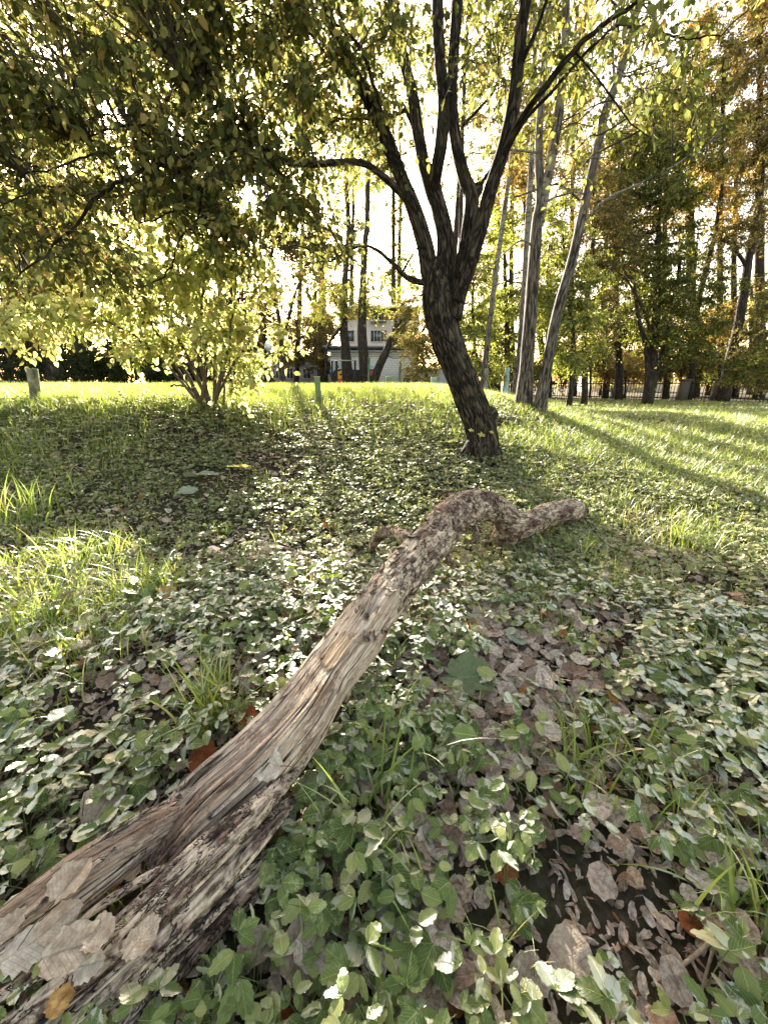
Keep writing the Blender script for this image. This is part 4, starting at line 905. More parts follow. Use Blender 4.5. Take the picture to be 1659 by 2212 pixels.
def build_log():
    n, seg = 520, 160
    C, R = log_path(n)
    rt = root("fallen_log", (C[120][0], C[120][1], 0.0), "weathered barkless fallen log with a splintered near end, arching up from the ground cover", "log")
    L = np.concatenate([[0], np.cumsum(np.linalg.norm(np.diff(C, axis=0), axis=1))])
    Ltot = L[-1]
    uu, vv, _ = uv_of(C + np.array([0, 0, 0.08])[None])
    def Lat(u, v): return L[np.argmin((uu - u) ** 2 + (vv - v) ** 2)]
    LFL, LKN, LS = Lat(768, 1395), Lat(815, 1318), Lat(640, 1545)
    print("LOG", Ltot, LFL, LKN, LS)
    def dsp(a, Lx, Rr):
        A_, LL = np.meshgrid(a, Lx)
        s = LL / Ltot
        fac = np.full_like(A_, 1.25)
        for ak, dk in ((1.75, 0.80), (-0.15, 0.98), (3.15, 0.98), (4.7, 0.9), (0.62, 1.05)):
            cc = np.cos(A_ - ak); fac = np.minimum(fac, np.where(cc > 0.05, dk / np.maximum(cc, 0.05), 9))
        near = 1 - sm(LKN - .1, LKN + .25, LL)
        r = 1 + (fac - 1) * near
        q = np.stack([np.cos(A_) * 4, np.sin(A_) * 4, LL * 0.65], -1)
        gro = fbm(q * np.array([4.5, 4.5, 1.0]), 50, 4)
        fine = fbm(q * np.array([8.0, 8.0, 2.2]), 52, 3)
        crack = np.clip(0.10 - np.abs(fbm(q * np.array([1.8, 1.8, 0.7]), 51, 3)), 0, 1)
        bw = sm(LFL + .02, LFL + .22, LL)
        lum = fbm(np.stack([np.cos(A_) * 2, np.sin(A_) * 2, LL * 7], -1), 60, 4)
        flak = fbm(np.stack([np.cos(A_) * 6, np.sin(A_) * 6, LL * 26], -1), 61, 4)
        amp_n = 0.07 + 0.28 * (1 - sm(0.0, 0.22, s))
        d = r - 1 + (1 - bw) * (gro * amp_n * 0.6 + fine * 0.03 - crack * (0.22 + 2.2 * (1 - sm(0, .3, s)))) + bw * (0.16 * lum + 0.10 * flak)
        # hollow where a branch broke off, on the near top face
        kn = np.exp(-(((LL - LKN) / 0.040) ** 2 + ((A_ - 1.3) / 0.22) ** 2)); rim = np.exp(-(((LL - LKN) / 0.07) ** 2 + ((A_ - 1.3) / 0.38) ** 2))
        d += 0.12 * rim - 0.42 * kn
        # missing strip on the top where the outer layer has come away
        st = sm(LS - .1, LS, LL) * (1 - sm(LFL - .005, LFL + .002, LL)) * np.exp(-((A_ - 1.75) / 0.62) ** 4)
        d -= 0.075 * st
        return d
    A = Acc(); tube(A, C, R, seg, disp=dsp, seed=0)
    body = A.obj("trunk", M['wood'], rt)
    # peeled slab of inner wood
    T, S, U = frames(C)
    i0 = np.argmin(np.abs(L - LFL))
    Bk = Acc()
    na, nl = 34, 14
    aa = np.linspace(1.0, 2.0, na); ll = np.linspace(-0.075, 0.035, nl)
    V = []; FA = []
    rgx = np.random.default_rng(4)
    for li in ll:
        for ai, aj in enumerate(aa):
            edge = 0.016 * (vnoise(np.array([aj * 6, 0, 0.0])) + 0.6 * vnoise(np.array([aj * 15, 0, 3.0]))) - 0.028 * (aj < 1.7)
            s_ = li + (edge if li < 0 else edge * 0.5)
            idx = i0 + s_ / (Ltot / n); k = int(np.clip(idx, 0, n - 1))
            rr = R[k] * (1 + float(dsp(np.array([aj]), np.array([LFL + .012]), None)[0, 0])) + 0.004 + 0.002 * vnoise(np.array([aj * 20, s_ * 30, 0.0]))
            FA.append([math.cos(aj) * .12, math.sin(aj) * .12, s_ + 3])
            V.append(C[k] + T[k] * (s_ - (k - i0) * Ltot / n) + rr * (math.cos(aj) * S[k] + math.sin(aj) * U[k]))
    V = np.array(V); nv = len(V); low = V - 0.010 * np.repeat(U[i0][None], nv, 0)
    Q = [[a * na + b, a * na + b + 1, (a + 1) * na + b + 1, (a + 1) * na + b] for a in range(nl - 1) for b in range(na - 1)]
    Q += [[nv + q[3], nv + q[2], nv + q[1], nv + q[0]] for q in Q]
    for b in range(na - 1): Q += [[b + 1, b, nv + b, nv + b + 1], [(nl - 1) * na + b, (nl - 1) * na + b + 1, nv + (nl - 1) * na + b + 1, nv + (nl - 1) * na + b]]
    Bk.add(np.vstack([V, low]), Q=Q, A=np.vstack([FA, FA]))
    Bk.obj("peeling_flake", M['fresh'], rt, smooth=False)
    # loose bark curls along the barky middle and far part
    rg = np.random.default_rng(5)
    for q in range(70):
        k = int(n * (0.42 + 0.52 * rg.random())); a0 = rg.uniform(-0.6, 2.6)
        ln, wd = rg.uniform(0.02, 0.06), rg.uniform(0.012, 0.03)
        o = C[k] + R[k] * 1.02 * (math.cos(a0) * S[k] + math.sin(a0) * U[k])
        nrm = math.cos(a0) * S[k] + math.sin(a0) * U[k]; tan = -math.sin(a0) * S[k] + math.cos(a0) * U[k]
        d1_ = T[k] * rg.choice([-1, 1]) + tan * rg.normal() * 0.7; d1_ /= np.linalg.norm(d1_); d2_ = np.cross(nrm, d1_)
        V = []
        for i in range(5):
            f = i / 4
            for j in (-1, 0, 1):
                V.append(o + d1_ * ln * f + d2_ * wd * 0.5 * j * (1 - 0.5 * f * f) * (1 + .3 * rg.normal()) + nrm * (0.02 * f * f + (0.003 if j else -0.001) + 0.002 * rg.normal()))
        V = np.array(V); V2 = V - nrm * 0.003
        Qs = [[a * 3 + b, a * 3 + b + 1, a * 3 + b + 4, a * 3 + b + 3] for a in range(4) for b in range(2)]
        B2 = Acc(); aux = np.tile(np.array([0.1, 0.1, 2.2 + q * 0.3]), (30, 1)) + np.vstack([V, V2]) * 0.6
        B2.add(np.vstack([V, V2]), Q=Qs + [[15 + x for x in reversed(qq)] for qq in Qs] + [[0, 15, 16, 1], [1, 16, 17, 2], [12, 13, 28, 27], [13, 14, 29, 28]], A=aux)
        B2.obj("bark_flake", M['wood'], rt, smooth=False)
    # splinters of the broken near end: flat torn slabs running out to the lower left
    slabs = [  # (u0,v0,z0) -> (u1,v1,z1) start width px, end width, thickness factor
        [(455, 1715, .13, 20), (385, 1752, .165, 48), (300, 1800, .18, 64), (170, 1880, .165, 78), (30, 1985, .14, 74), (-140, 2110, .11, 60)],
        [(420, 1765, .12, 16), (340, 1805, .15, 42), (240, 1880, .15, 58), (120, 1975, .135, 60), (-20, 2090, .12, 50), (-170, 2210, .1, 36)],
        [(560, 1725, .14, 14), (500, 1778, .18, 34), (420, 1850, .185, 46), (330, 1935, .16, 40), (250, 2000, .14, 28), (160, 2085, .12, 10)],
        [(650, 1650, .14, 16), (580, 1722, .19, 40), (500, 1800, .19, 60), (400, 1900, .165, 64), (280, 2020, .14, 60), (120, 2150, .12, 54), (-80, 2290, .1, 40)],
        [(640, 1720, .10, 16), (570, 1790, .14, 42), (470, 1890, .14, 64), (350, 2010, .12, 70), (200, 2150, .1, 76), (20, 2300, .08, 70)],
        [(640, 1790, .06, 14), (575, 1862, .09, 36), (500, 1940, .09, 50), (400, 2050, .07, 60), (260, 2200, .06, 66), (120, 2330, .05, 60)],
        [(560, 1935, .05, 14), (490, 1990, .05, 26), (420, 2055, .045, 30), (340, 2140, .04, 26), (260, 2220, .03, 12)],
        [(300, 1985, .15, 8), (230, 2020, .155, 18), (150, 2065, .145, 22), (40, 2130, .13, 24), (-80, 2210, .12, 20)],
        [(480, 1800, .19, 4), (410, 1868, .19, 9), (330, 1950, .175, 12), (250, 2030, .16, 10), (170, 2100, .15, 3)],
        [(250, 1830, .20, 4), (180, 1885, .195, 12), (100, 1945, .18, 13), (20, 2005, .165, 8), (-60, 2060, .16, 3)],
        [(420, 1990, .11, 4), (350, 2060, .115, 12), (270, 2140, .105, 16), (180, 2220, .1, 14), (80, 2300, .09, 8)],
        [(540, 1900, .10, 4), (490, 1950, .11, 12), (420, 2020, .10, 14), (350, 2090, .09, 5)],
        [(350, 1735, .19, 3), (300, 1762, .20, 9), (240, 1800, .195, 10), (170, 1850, .18, 4)],
        [(430, 1845, .17, 6), (370, 1868, .175, 13), (300, 1905, .168, 16), (220, 1955, .158, 14), (150, 2010, .15, 6)],
    ]
    for q, ps in enumerate(slabs):
        W = []
        for (u, v, z, wd) in ps:
            t = tv(u, v, z); W.append([*PT(u, v, t), 0.5 * wd * t / FPX])
        Sx = spline(W, 110); Cc = Sx[:, :3]; Rr = np.maximum(Sx[:, 3], 0.002)
        def dd(a, Lx, Rz, q=q):
            A_, LL = np.meshgrid(a, Lx)
            ang = np.full_like(A_, 1.3)
            for ak, dk in ((1.4 + .1 * q, 0.9), (0.1, 1.0), (3.0, 1.0), (4.6, 0.95)):
                cc = np.cos(A_ - ak); ang = np.minimum(ang, np.where(cc > .05, dk / np.maximum(cc, .05), 9))
            qq = np.stack([np.cos(A_) * 6, np.sin(A_) * 6, LL * 1.0 + q * 5], -1)
            gr = fbm(qq * np.array([2.4, 2.4, 1.0]), 70 + q, 4)
            cr = np.clip(0.06 - np.abs(fbm(qq * np.array([1.3, 1.3, .5]), 90 + q, 3)), 0, 1)
            return ang - 1 + 0.40 * gr - 5 * cr
        A = Acc(); tube(A, Cc, Rr, 56, disp=dd, seed=0.31 * q - 0.2, flat=0.62)
        A.obj("splinter", M['wood'], rt)
    # short branch stub on the left and the second limb lying on the ground
    def limb(ps, name, nn=50, sg=28, s0=60, off_=0.9):
        W = []
        for (u, v, z, wd) in ps:
            t = tv(u, v, z); W.append([*PT(u, v, t), 0.5 * wd * t / FPX])
        Sx = spline(W, nn)
        def dd(a, Lx, Rz):
            A_, LL = np.meshgrid(a, Lx)
            return 0.22 * fbm(np.stack([np.cos(A_) * 2.5, np.sin(A_) * 2.5, LL * 14], -1), s0, 4) + 0.16 * fbm(np.stack([np.cos(A_) * 3, np.sin(A_) * 3, LL * 3], -1), s0 + 3, 2)
        A = Acc(); tube(A, Sx[:, :3], np.maximum(Sx[:, 3], .002), sg, disp=dd, seed=off_)
        A.obj(name, M['wood'], rt)
    limb([(905, 1185, .36, 34), (878, 1162, .37, 30), (855, 1150, .35, 26), (832, 1150, .30, 26), (815, 1162, .22, 22), (805, 1180, .12, 16), (800, 1196, .02, 10)], "branch_stub", s0=64)
    limb([(1095, 1150, .12, 60), (1120, 1138, .16, 60), (1160, 1122, .17, 52), (1205, 1106, .18, 50), (1240, 1102, .17, 44), (1258, 1104, .16, 30), (1264, 1106, .16, 12)], "side_limb", nn=90, sg=40, s0=66, off_=1.4)
    limb([(1108, 1120, .26, 50), (1102, 1142, .16, 60), (1096, 1160, .06, 62), (1090, 1170, -.03, 50)], "broken_joint", nn=40, sg=36, s0=68, off_=1.2)
    limb([(1028, 1140, .30, 8), (1030, 1160, .24, 12), (1034, 1185, .14, 9), (1038, 1205, .06, 4)], "hanging_splinter", nn=20, sg=10, s0=69)
    limb([(968, 1195, .30, 12), (972, 1215, .25, 14), (978, 1228, .20, 4)], "hanging_splinter", nn=16, sg=10, s0=71)
    return rt, C, R
log_root, LC, LR = build_log()

# ------------------------------------------------------------------ concrete and steel posts
def post_mat(name, a_, b_, c_):
    t = NT(name); p = t.obj()
    n = t.noise(p, 14, 5, 0.7); n2 = t.noise(t.mapping(p, (9, 9, 3)), 1.0, 4, 0.6)
    c = t.ramp(n, [(0.35, a_), (0.6, b_), (0.8, c_)])
    c = t.mix(t.ramp(n2, [(0.48, (0, 0, 0)), (0.6, (0.8, 0.8, 0.8))]), c, (0.06, 0.055, 0.03))
    t.pbsdf(c, 0.85, t.bump(n, 0.5, 0.01), 0.25); return t.m
M['post_grey'] = post_mat("mossy_concrete", (0.10, 0.10, 0.07), (0.24, 0.24, 0.17), (0.36, 0.35, 0.27))
M['post_green'] = post_mat("faded_green_paint", (0.10, 0.15, 0.09), (0.16, 0.23, 0.14), (0.26, 0.32, 0.22))
M['post_blue'] = post_mat("faded_blue_green_paint", (0.16, 0.26, 0.23), (0.26, 0.38, 0.33), (0.34, 0.46, 0.40))
M['rim'] = simple("worn_metal_rim", (0.45, 0.42, 0.34), 0.6)
def post(ub, vb, ut, vt, wpx, mat, label, Y=None, hollow=True):
    b = G(ub, vb) if Y is None else P(ub, vb, Y)
    if Y is not None: b[2] = float(H(b[0], b[1]))
    Y_ = b[1]; top = P(ut, vt, Y_)
    t = Y_ / ray(ub, vb)[1]; r = 0.5 * wpx * t / FPX * (0.72 if ub < 200 else 1.0)
    rt = root("pipe_post", b, label, "post", "short pipe posts standing in the grass")
    A = Acc(); n = 14
    C = spline([b - (top - b) * 0.25, b, (b + top) / 2, top], n)
    tube(A, C, np.full(n, r), 28, disp=lambda a, L, R: 0.02 * fbm(np.stack(np.meshgrid(a, L) + [0 * np.meshgrid(a, L)[0]], -1) * 3, 4, 2), cap=not hollow)
    if hollow:
        d = (top - b) / np.linalg.norm(top - b)
        Ci = np.stack([top, top - d * 0.15]); tube(A, Ci, np.full(2, r * 0.86), 28, cap=False)
        B = Acc(); F_ = frames(C); a = np.linspace(0, 2 * math.pi, 28, endpoint=False)
        ro = [top + r * k * (math.cos(x) * F_[1][-1] + math.sin(x) * F_[2][-1]) + d * hgt for (k, hgt) in ((1.02, -0.004), (1.02, 0.005), (0.84, 0.005), (0.84, -0.004)) for x in a]
        Q = [[s_ * 28 + i, s_ * 28 + (i + 1) % 28, (s_ + 1) * 28 + (i + 1) % 28, (s_ + 1) * 28 + i] for s_ in range(3) for i in range(28)]
        B.add(np.array(ro), Q=Q)
        A.obj("pipe", mat, rt)
        B.obj("rim", M['rim'] if wpx < 20 else mat, rt)
    else: A.obj("pipe", mat, rt)
    return rt
post(80, 866, 70, 797, 27, M['post_grey'], "thick leaning mossy concrete pipe post at the far left of the mound")
post(690, 874, 685, 814, 12, M['post_green'], "green painted pipe post with a pale metal rim between bush and leaning tree")
post(838, 842, 839, 814, 10, M['post_green'], "short faded green pipe post below the graffiti wall", Y=9.5)
post(862, 832, 865, 780, 5, M['post_green'], "thin greenish pole right of the short post below the graffiti wall", Y=16)
post(936, 838, 937, 815, 12, M['post_blue'], "stubby pale blue green post just left of the leaning trunk", Y=10)
post(1050, 842, 1051, 797, 8, M['post_grey'], "grey weathered post right behind the leaning trunk", Y=11.5)
post(1093, 850, 1096, 795, 10, M['post_blue'], "pale blue green pipe post left of the birch feet", Y=10.5)
post(796, 830, 797, 772, 5, M['post_green'], "slim green post directly right of the rough paler trunk", Y=25)

# ------------------------------------------------------------------ exercise frame by the garage
M['iron'] = simple("dark_iron", (0.015, 0.014, 0.013), 0.7)
M['bar'] = simple("grey_steel", (0.22, 0.23, 0.2), 0.5)
def ex_frame():
    Y = 24.0; b = P(745, 830, Y); b[2] = float(H(b[0], b[1]))
    rt = root("exercise_frame", b, "dark steel pull-up frame with thin top rail before the graffiti wall", "exercise frame")
    def pole(u, v0, v1, wd, yy, name, mat):
        A = Acc(); p0 = P(u, v0, yy); p1 = P(u, v1, yy); p0[2] = float(H(p0[0], p0[1])) - 0.1
        tube(A, np.stack([p0, (p0 + p1) / 2, p1]), np.full(3, wd * 0.5 * yy / FPX / 1.0), 10); A.obj(name, mat, rt)
    pole(717, 828, 780, 4.5, Y, "leg", M['iron']); pole(727, 828, 778, 5, Y + 0.6, "leg", M['iron']); pole(767, 828, 779, 4.5, Y, "leg", M['iron'])
    for (u0, v0, y0, u1, v1, y1) in ((715, 779, Y, 770, 779, Y), (727, 778, Y + .6, 770, 779, Y + .0), (717, 780, Y, 727, 778, Y + .6)):
        A = Acc(); tube(A, np.stack([P(u0, v0, y0), (P(u0, v0, y0) + P(u1, v1, y1)) / 2, P(u1, v1, y1)]), np.full(3, 0.024), 10); A.obj("top_rail", M['bar'], rt)
ex_frame()

# ------------------------------------------------------------------ lamp post
def lamp():
    Y = 30.0; b = P(588, 832, Y); b[2] = float(H(b[0], b[1]))
    rt = root("street_lamp", b, "thin grey lamp post with a white globe, left of the low building", "street lamp")
    A = Acc(); top = P(581, 762, Y)
    tube(A, np.stack([b, (b + top) / 2, top]), np.array([.07, .06, .045]), 12); A.obj("pole", M['post_blue'], rt)
    B = Acc(); tube(B, np.stack([top, top + [0, 0, .12]]), np.array([.12, .16]), 14); B.obj("lamp_base", M['bar'], rt)
    Cc = top + np.array([0, 0, 0.12]); th = np.linspace(0, math.pi, 14)
    D = Acc(); tube(D, np.stack([Cc + [0, 0, 0.28 - 0.28 * math.cos(x)] for x in th]), np.maximum(0.28 * np.sin(th), .004), 20); D.obj("globe", simple("white_globe", (.75, .76, .74), .3), rt)
lamp()

# ------------------------------------------------------------------ buildings
def brick_mat(name, a_, b_, mortar, sc_=1.0):
    t = NT(name); p = t.obj()
    sp = t.n("ShaderNodeSeparateXYZ"); t.l(p, sp.inputs[0]); cb = t.n("ShaderNodeCombineXYZ")
    t.l(t.math('ADD', sp.outputs[0], sp.outputs[1]), cb.inputs[0]); t.l(sp.outputs[2], cb.inputs[1])
    b = t.n("ShaderNodeTexBrick"); t.l(cb.outputs[0], b.inputs['Vector']); b.inputs['Scale'].default_value = sc_
    b.inputs['Brick Width'].default_value = 0.36; b.inputs['Row Height'].default_value = 0.17; b.inputs['Mortar Size'].default_value = 0.014
    b.inputs['Color1'].default_value = (*a_, 1); b.inputs['Color2'].default_value = (*b_, 1); b.inputs['Mortar'].default_value = (*mortar, 1)
    n = t.noise(p, 0.8, 4)
    c = t.mix(t.math('MULTIPLY', n, 0.5), b.outputs['Color'], t.mix(1.0, b.outputs['Color'], (0.7, 0.66, 0.6), 'MULTIPLY'))
    t.pbsdf(c, 0.9, t.bump(b.outputs['Fac'], -0.4, 0.01), 0.2); return t.m
M['white_brick'] = brick_mat("white_brick", (0.62, 0.60, 0.55), (0.55, 0.53, 0.48), (0.34, 0.32, 0.29))
M['grey_wall'] = simple("grey_render", (0.30, 0.30, 0.32), 0.9, 0.12, 1.5)
M['beige_wall'] = simple("pinkish_render", (0.55, 0.48, 0.44), 0.9, 0.1, 1.5)
M['red_brick'] = brick_mat("red_brick", (0.34, 0.17, 0.12), (0.28, 0.14, 0.10), (0.35, 0.3, 0.26))
M['roof'] = simple("slate_grey_roof", (0.26, 0.27, 0.29), 0.6, 0.2, 3)
M['white_paint'] = simple("white_paint", (0.78, 0.78, 0.76), 0.5, .05)
M['glass'] = simple("dark_glass", (0.05, 0.06, 0.07), 0.08, .3, 1, 0.8)
for nm, cl in (("black", (0.012, 0.012, 0.014)), ("orange", (0.75, 0.38, 0.05)), ("red", (0.62, 0.07, 0.06)), ("sky_blue", (0.25, 0.48, 0.62)), ("dark_red", (0.3, 0.05, 0.06))):
    M['spray_' + nm] = simple("spray_" + nm, cl, 0.6, .15, 4)

def facade(acc, ul, ur, vt, Y, zb=-0.3, depth=6.0):
    """box whose front (facing the camera) spans ul..ur with its top at vt on plane y = Y"""
    a = P(ul, vt, Y); b = P(ur, vt, Y); x0, x1, z1 = a[0], b[0], a[2]
    acc.box(((x0 + x1) / 2, Y + depth / 2, (z1 + zb) / 2), (x1 - x0, depth, z1 - zb)); return x0, x1, z1
def pbox(acc, ul, ur, vt, vb, Y, th, proud=0.0):
    a = P(ul, vt, Y); b = P(ur, vb, Y)
    acc.box(((a[0] + b[0]) / 2, Y - proud - th / 2, (a[2] + b[2]) / 2), (abs(b[0] - a[0]), th, abs(a[2] - b[2])))

def garage():
    Y = 33.0
    b = P(800, 832, Y); rt = root("garage", (b[0], Y, 0), "low white brick garage with a corbelled top and colourful graffiti", "garage")
    A = Acc(); facade(A, 713, 905, 759, Y); A.obj("wall", M['white_brick'], rt, False)
    for k, (v0, v1, pr) in enumerate(((757.5, 761, .16), (763, 765, .10), (767, 769, .06))):
        A = Acc(); pbox(A, 711 - (2 - k), 907, v0, v1, Y, 0.3, pr - 0.28); A.obj("cornice", M['white_brick'] if k else M['roof'], rt, False)
    A = Acc(); pbox(A, 709, 908, 754, 757.2, Y + 3, 6.4, -3.3); A.obj("roof", M['roof'], rt, False)
    # graffiti: flat patches of paint on the wall
    def patch(pts, col, lay, name="graffiti"):
        V = np.array([P(u, v, Y - 0.004 * lay) for u, v in pts]); c = V.mean(0)
        V = np.vstack([V, c]); n = len(pts)
        A = Acc(); A.add(V, T=[[i, (i + 1) % n, n] for i in range(n)]); A.obj(name, M['spray_' + col], rt, False)
    def blob(u, v, ru, rv, n=18, wob=.15, sd=0):
        r_ = np.random.default_rng(sd); k = 1 + wob * r_.normal(size=n)
        return [(u + ru * k[i] * math.cos(2 * math.pi * i / n), v + rv * k[i] * math.sin(2 * math.pi * i / n)) for i in range(n)]
    patch([(722, 800), (735, 797), (760, 798), (785, 799), (812, 797), (816, 804), (812, 835), (716, 835), (715, 812)], 'black', 1)
    patch(blob(742, 810, 17, 11, sd=1), 'orange', 2); patch(blob(741, 823, 16, 7, sd=2), 'red', 3); patch(blob(736, 809, 3, 2.5, 10, .1, 3), 'black', 4); patch(blob(748, 808, 2.4, 3, 10, .1, 4), 'black', 4)
    patch([(778, 835), (780, 808), (786, 800), (789, 806), (785, 820), (788, 835)], 'red', 2); patch([(794, 835), (797, 812), (803, 799), (808, 803), (806, 820), (803, 835)], 'red', 2)
    patch(blob(737, 792, 9, 4, sd=5), 'sky_blue', 2); patch(blob(797, 794, 10, 4, sd=6), 'sky_blue', 2); patch(blob(718, 800, 4, 6, sd=8), 'sky_blue', 2)
    for (pp) in ([(726, 793), (730, 789), (733, 793), (731, 795), (730, 792), (727, 796)], [(736, 790), (744, 789), (744, 791), (741, 797), (739, 796), (741, 791)], [(746, 790), (753, 790), (753, 795), (750, 795), (750, 792), (747, 792)], [(787, 783), (791, 781), (791, 787), (794, 787), (794, 789), (787, 788)], [(742, 783), (747, 782), (745, 786), (748, 786), (747, 789), (742, 787)]):
        patch(pp, 'black', 3, "lettering")
garage()
def side_wall():
    Y = 31.0
    b = P(905, 832, Y); rt = root("concrete_wall", (b[0], Y, 0), "plain grey wall with black spray letters, right of the white garage", "wall")
    A = Acc(); a = P(868, 797, Y); c = P(1010, 797, Y); A.box(((a[0] + c[0]) / 2, Y + 0.15, (a[2] - .3) / 2), (c[0] - a[0], 0.3, a[2] + .3)); A.obj("wall_panel", M['grey_wall'], rt, False)
    A = Acc(); pbox(A, 866, 1012, 795.5, 797, Y, 0.42, -0.36); A.obj("coping", M['white_paint'], rt, False)
    seg = {'B': [(0, 0, 0, 4), (0, 0, 2, .6), (2, .6, 2, 1.5), (2, 1.5, 0, 2), (0, 2, 2.2, 2.7), (2.2, 2.7, 2.2, 3.5), (2.2, 3.5, 0, 4)],
           'R': [(0, 0, 0, 4), (0, 0, 2, .5), (2, .5, 2, 1.6), (2, 1.6, 0, 2), (.6, 2, 2.3, 4)], 'I': [(1, 0, 1, 4), (.2, 0, 1.8, 0), (.2, 4, 1.8, 4)],
           'S': [(2, .3, .2, .2), (.2, .2, .2, 1.8), (.2, 1.8, 2, 2.2), (2, 2.2, 2, 3.7), (2, 3.7, 0, 3.8)],
           '2': [(0, .5, 1, 0), (1, 0, 2, .8), (2, .8, 0, 4), (0, 4, 2.2, 4)], '4': [(1.6, 4, 1.6, 0), (1.6, 0, 0, 2.6), (0, 2.6, 2.3, 2.6)], 'x': [(0, 1.6, 2, 4), (2, 1.6, 0, 4)], ' ': []}
    A = Acc(); u = 855.0; u = 872.0
    for ch in "BR IR24Bx":
        for (x0, y0, x1, y1) in seg[ch]:
            k = 2.2
            p0 = P(u + x0 * k, 817 + y0 * k, Y - .012); p1 = P(u + x1 * k, 817 + y1 * k, Y - .012)
            d = p1 - p0; ln = np.linalg.norm(d); d = d / ln; nn_ = np.array([-d[2], 0, d[0]]) * 0.045; e = d * 0.03
            jit = np.array([0, -0.002 * len(A.V) * 0.2, 0])
            A.add(np.array([p0 - e + nn_ + jit, p0 - e - nn_ + jit, p1 + e - nn_ + jit, p1 + e + nn_ + jit]), Q=[[0, 1, 2, 3]])
        u += 7.0 if ch != ' ' else 4.5
    A.obj("lettering", M['spray_black'], rt, False)
side_wall()
def window(rt, ul, ur, vt, vb, Y, bars=3, name="window"):
    F_ = Acc(); w_ = (ur - ul)
    for k in range(bars + 1):
        x = ul + w_ * k / bars; pbox(F_, x - .35, x + .35, vt, vb, Y, .08, .05)
    pbox(F_, ul - .35, ur + .35, vt - .8, vt - .01, Y, .08, .05); pbox(F_, ul - .35, ur + .35, vb + .01, vb + .8, Y, .08, .05)
    f = F_.obj(name, M['white_paint'], rt, False)
    G_ = Acc(); pbox(G_, ul, ur, vt, vb, Y, .03, .01)
    g = mesh_obj("pane", off(np.concatenate(G_.V), rt), [np.concatenate(G_.Q)], M['glass'], f, False)
def house():
    Y = 46.0
    b = P(830, 832, Y); rt = root("apartment_house", (b[0], Y, 0), "two storey pinkish house with grey metal roof seen above the garage", "house")
    A = Acc(); facade(A, 735, 905, 690, Y, depth=9); A.obj("wall", M['beige_wall'], rt, False)
    A = Acc(); facade(A, 733, 907, 668, Y - .15, zb=P(800, 689.8, Y)[2], depth=9.3); A.obj("upper_wall", M['red_brick'], rt, False)
    x0 = P(728, 662, Y - .8); x1 = P(912, 662, Y - .8); zt = P(800, 636, Y)[2]
    V = np.array([[x0[0], Y - .8, x0[2]], [x1[0], Y - .8, x1[2]], [x1[0] - 3.2, Y + 4.5, zt], [x0[0] + 3.2, Y + 4.5, zt], [x0[0], Y + 10, x0[2]], [x1[0], Y + 10, x1[2]]])
    A = Acc(); A.add(V, Q=[[0, 1, 2, 3], [5, 4, 3, 2]], T=[[4, 0, 3], [1, 5, 2]]); A.add(V[[0, 1, 5, 4]] - [0, 0, .02], Q=[[3, 2, 1, 0]]); rf = A.obj("roof", M['roof'], rt, False)
    A = Acc(); pbox(A, 727, 913, 662.5, 666, Y - .8, .25, 0); A.obj("eaves", M['white_paint'], rt, False)
    window(rt, 801, 836, 714, 738, Y, 5); window(rt, 846, 868, 714, 738, Y, 3); window(rt, 745, 765, 714, 738, Y, 3)
    A = Acc(); pbox(A, 800, 834, 694, 697, Y, .9, 0); bal = A.obj("balcony", M['grey_wall'], rt, False)
    A = Acc()
    for k in range(13): pbox(A, 801 + k * 2.65, 801.6 + k * 2.65, 679, 694, Y - .8, .04, 0)
    pbox(A, 800, 834, 678, 679, Y - .8, .06, 0)
    mesh_obj("railing", off(np.concatenate(A.V), rt), [np.concatenate(A.Q)], M['iron'], bal, False)
    A = Acc(); pbox(A, 806, 822, 672, 690, Y - .15, .02, .02); A.obj("balcony_door", M['glass'], rt, False)
house()
def low_building():
    Y = 42.0
    b = P(650, 832, Y); rt = root("low_building", (b[0], Y, 0), "long low grey building with white window frames behind the trees", "building")
    A = Acc(); facade(A, 560, 708, 770, Y, depth=7); A.obj("wall", M['grey_wall'], rt, False)
    A = Acc(); facade(A, 558, 710, 766, Y - .3, zb=P(600, 769.8, Y)[2], depth=7.6); A.obj("roof", M['roof'], rt, False)
    for (a, c) in ((620, 634), (655, 672), (685, 702), (590, 602)): window(rt, a, c, 797, 817, Y, 2)
low_building()

# ------------------------------------------------------------------ park railing on the right
def railing():
    pil = [(1135, 31.0), (1330, 28.0), (1475, 25.5), (1548, 24.5), (1690, 22.5)]
    base_pts = [P(u, 846, Y) for u, Y in pil]
    rt = root("park_railing", (*base_pts[1][:2], 0), "black wrought iron park railing with square pillars along the far lawn edge", "railing")
    for p in base_pts: p[2] = float(H(p[0], p[1]))
    for k, p in enumerate(base_pts):
        A = Acc(); A.box(p + [0, 0, .62], (.42, .42, 1.34)); A.box(p + [0, 0, 1.33], (.52, .52, .08)); A.obj("pillar", simple("pillar_stone", (.10, .085, .07), .9), rt, False)
    for a, b in zip(base_pts[:-1], base_pts[1:]):
        d = b - a; ln = math.hypot(d[0], d[1]); n = int(ln / 0.16)
        A = Acc()
        for hz in (0.25, 1.12): tube(A, np.stack([a + [0, 0, hz], (a + b) / 2 + [0, 0, hz], b + [0, 0, hz]]), np.full(3, .034), 6)
        for i in range(1, n):
            q = a + d * i / n; tube(A, np.stack([q + [0, 0, .12], q + [0, 0, .7], q + [0, 0, 1.30], q + [0, 0, 1.38]]), np.array([.019, .019, .019, .005]), 5)
        A.obj("rail_panel", M['iron'], rt, False)
railing()
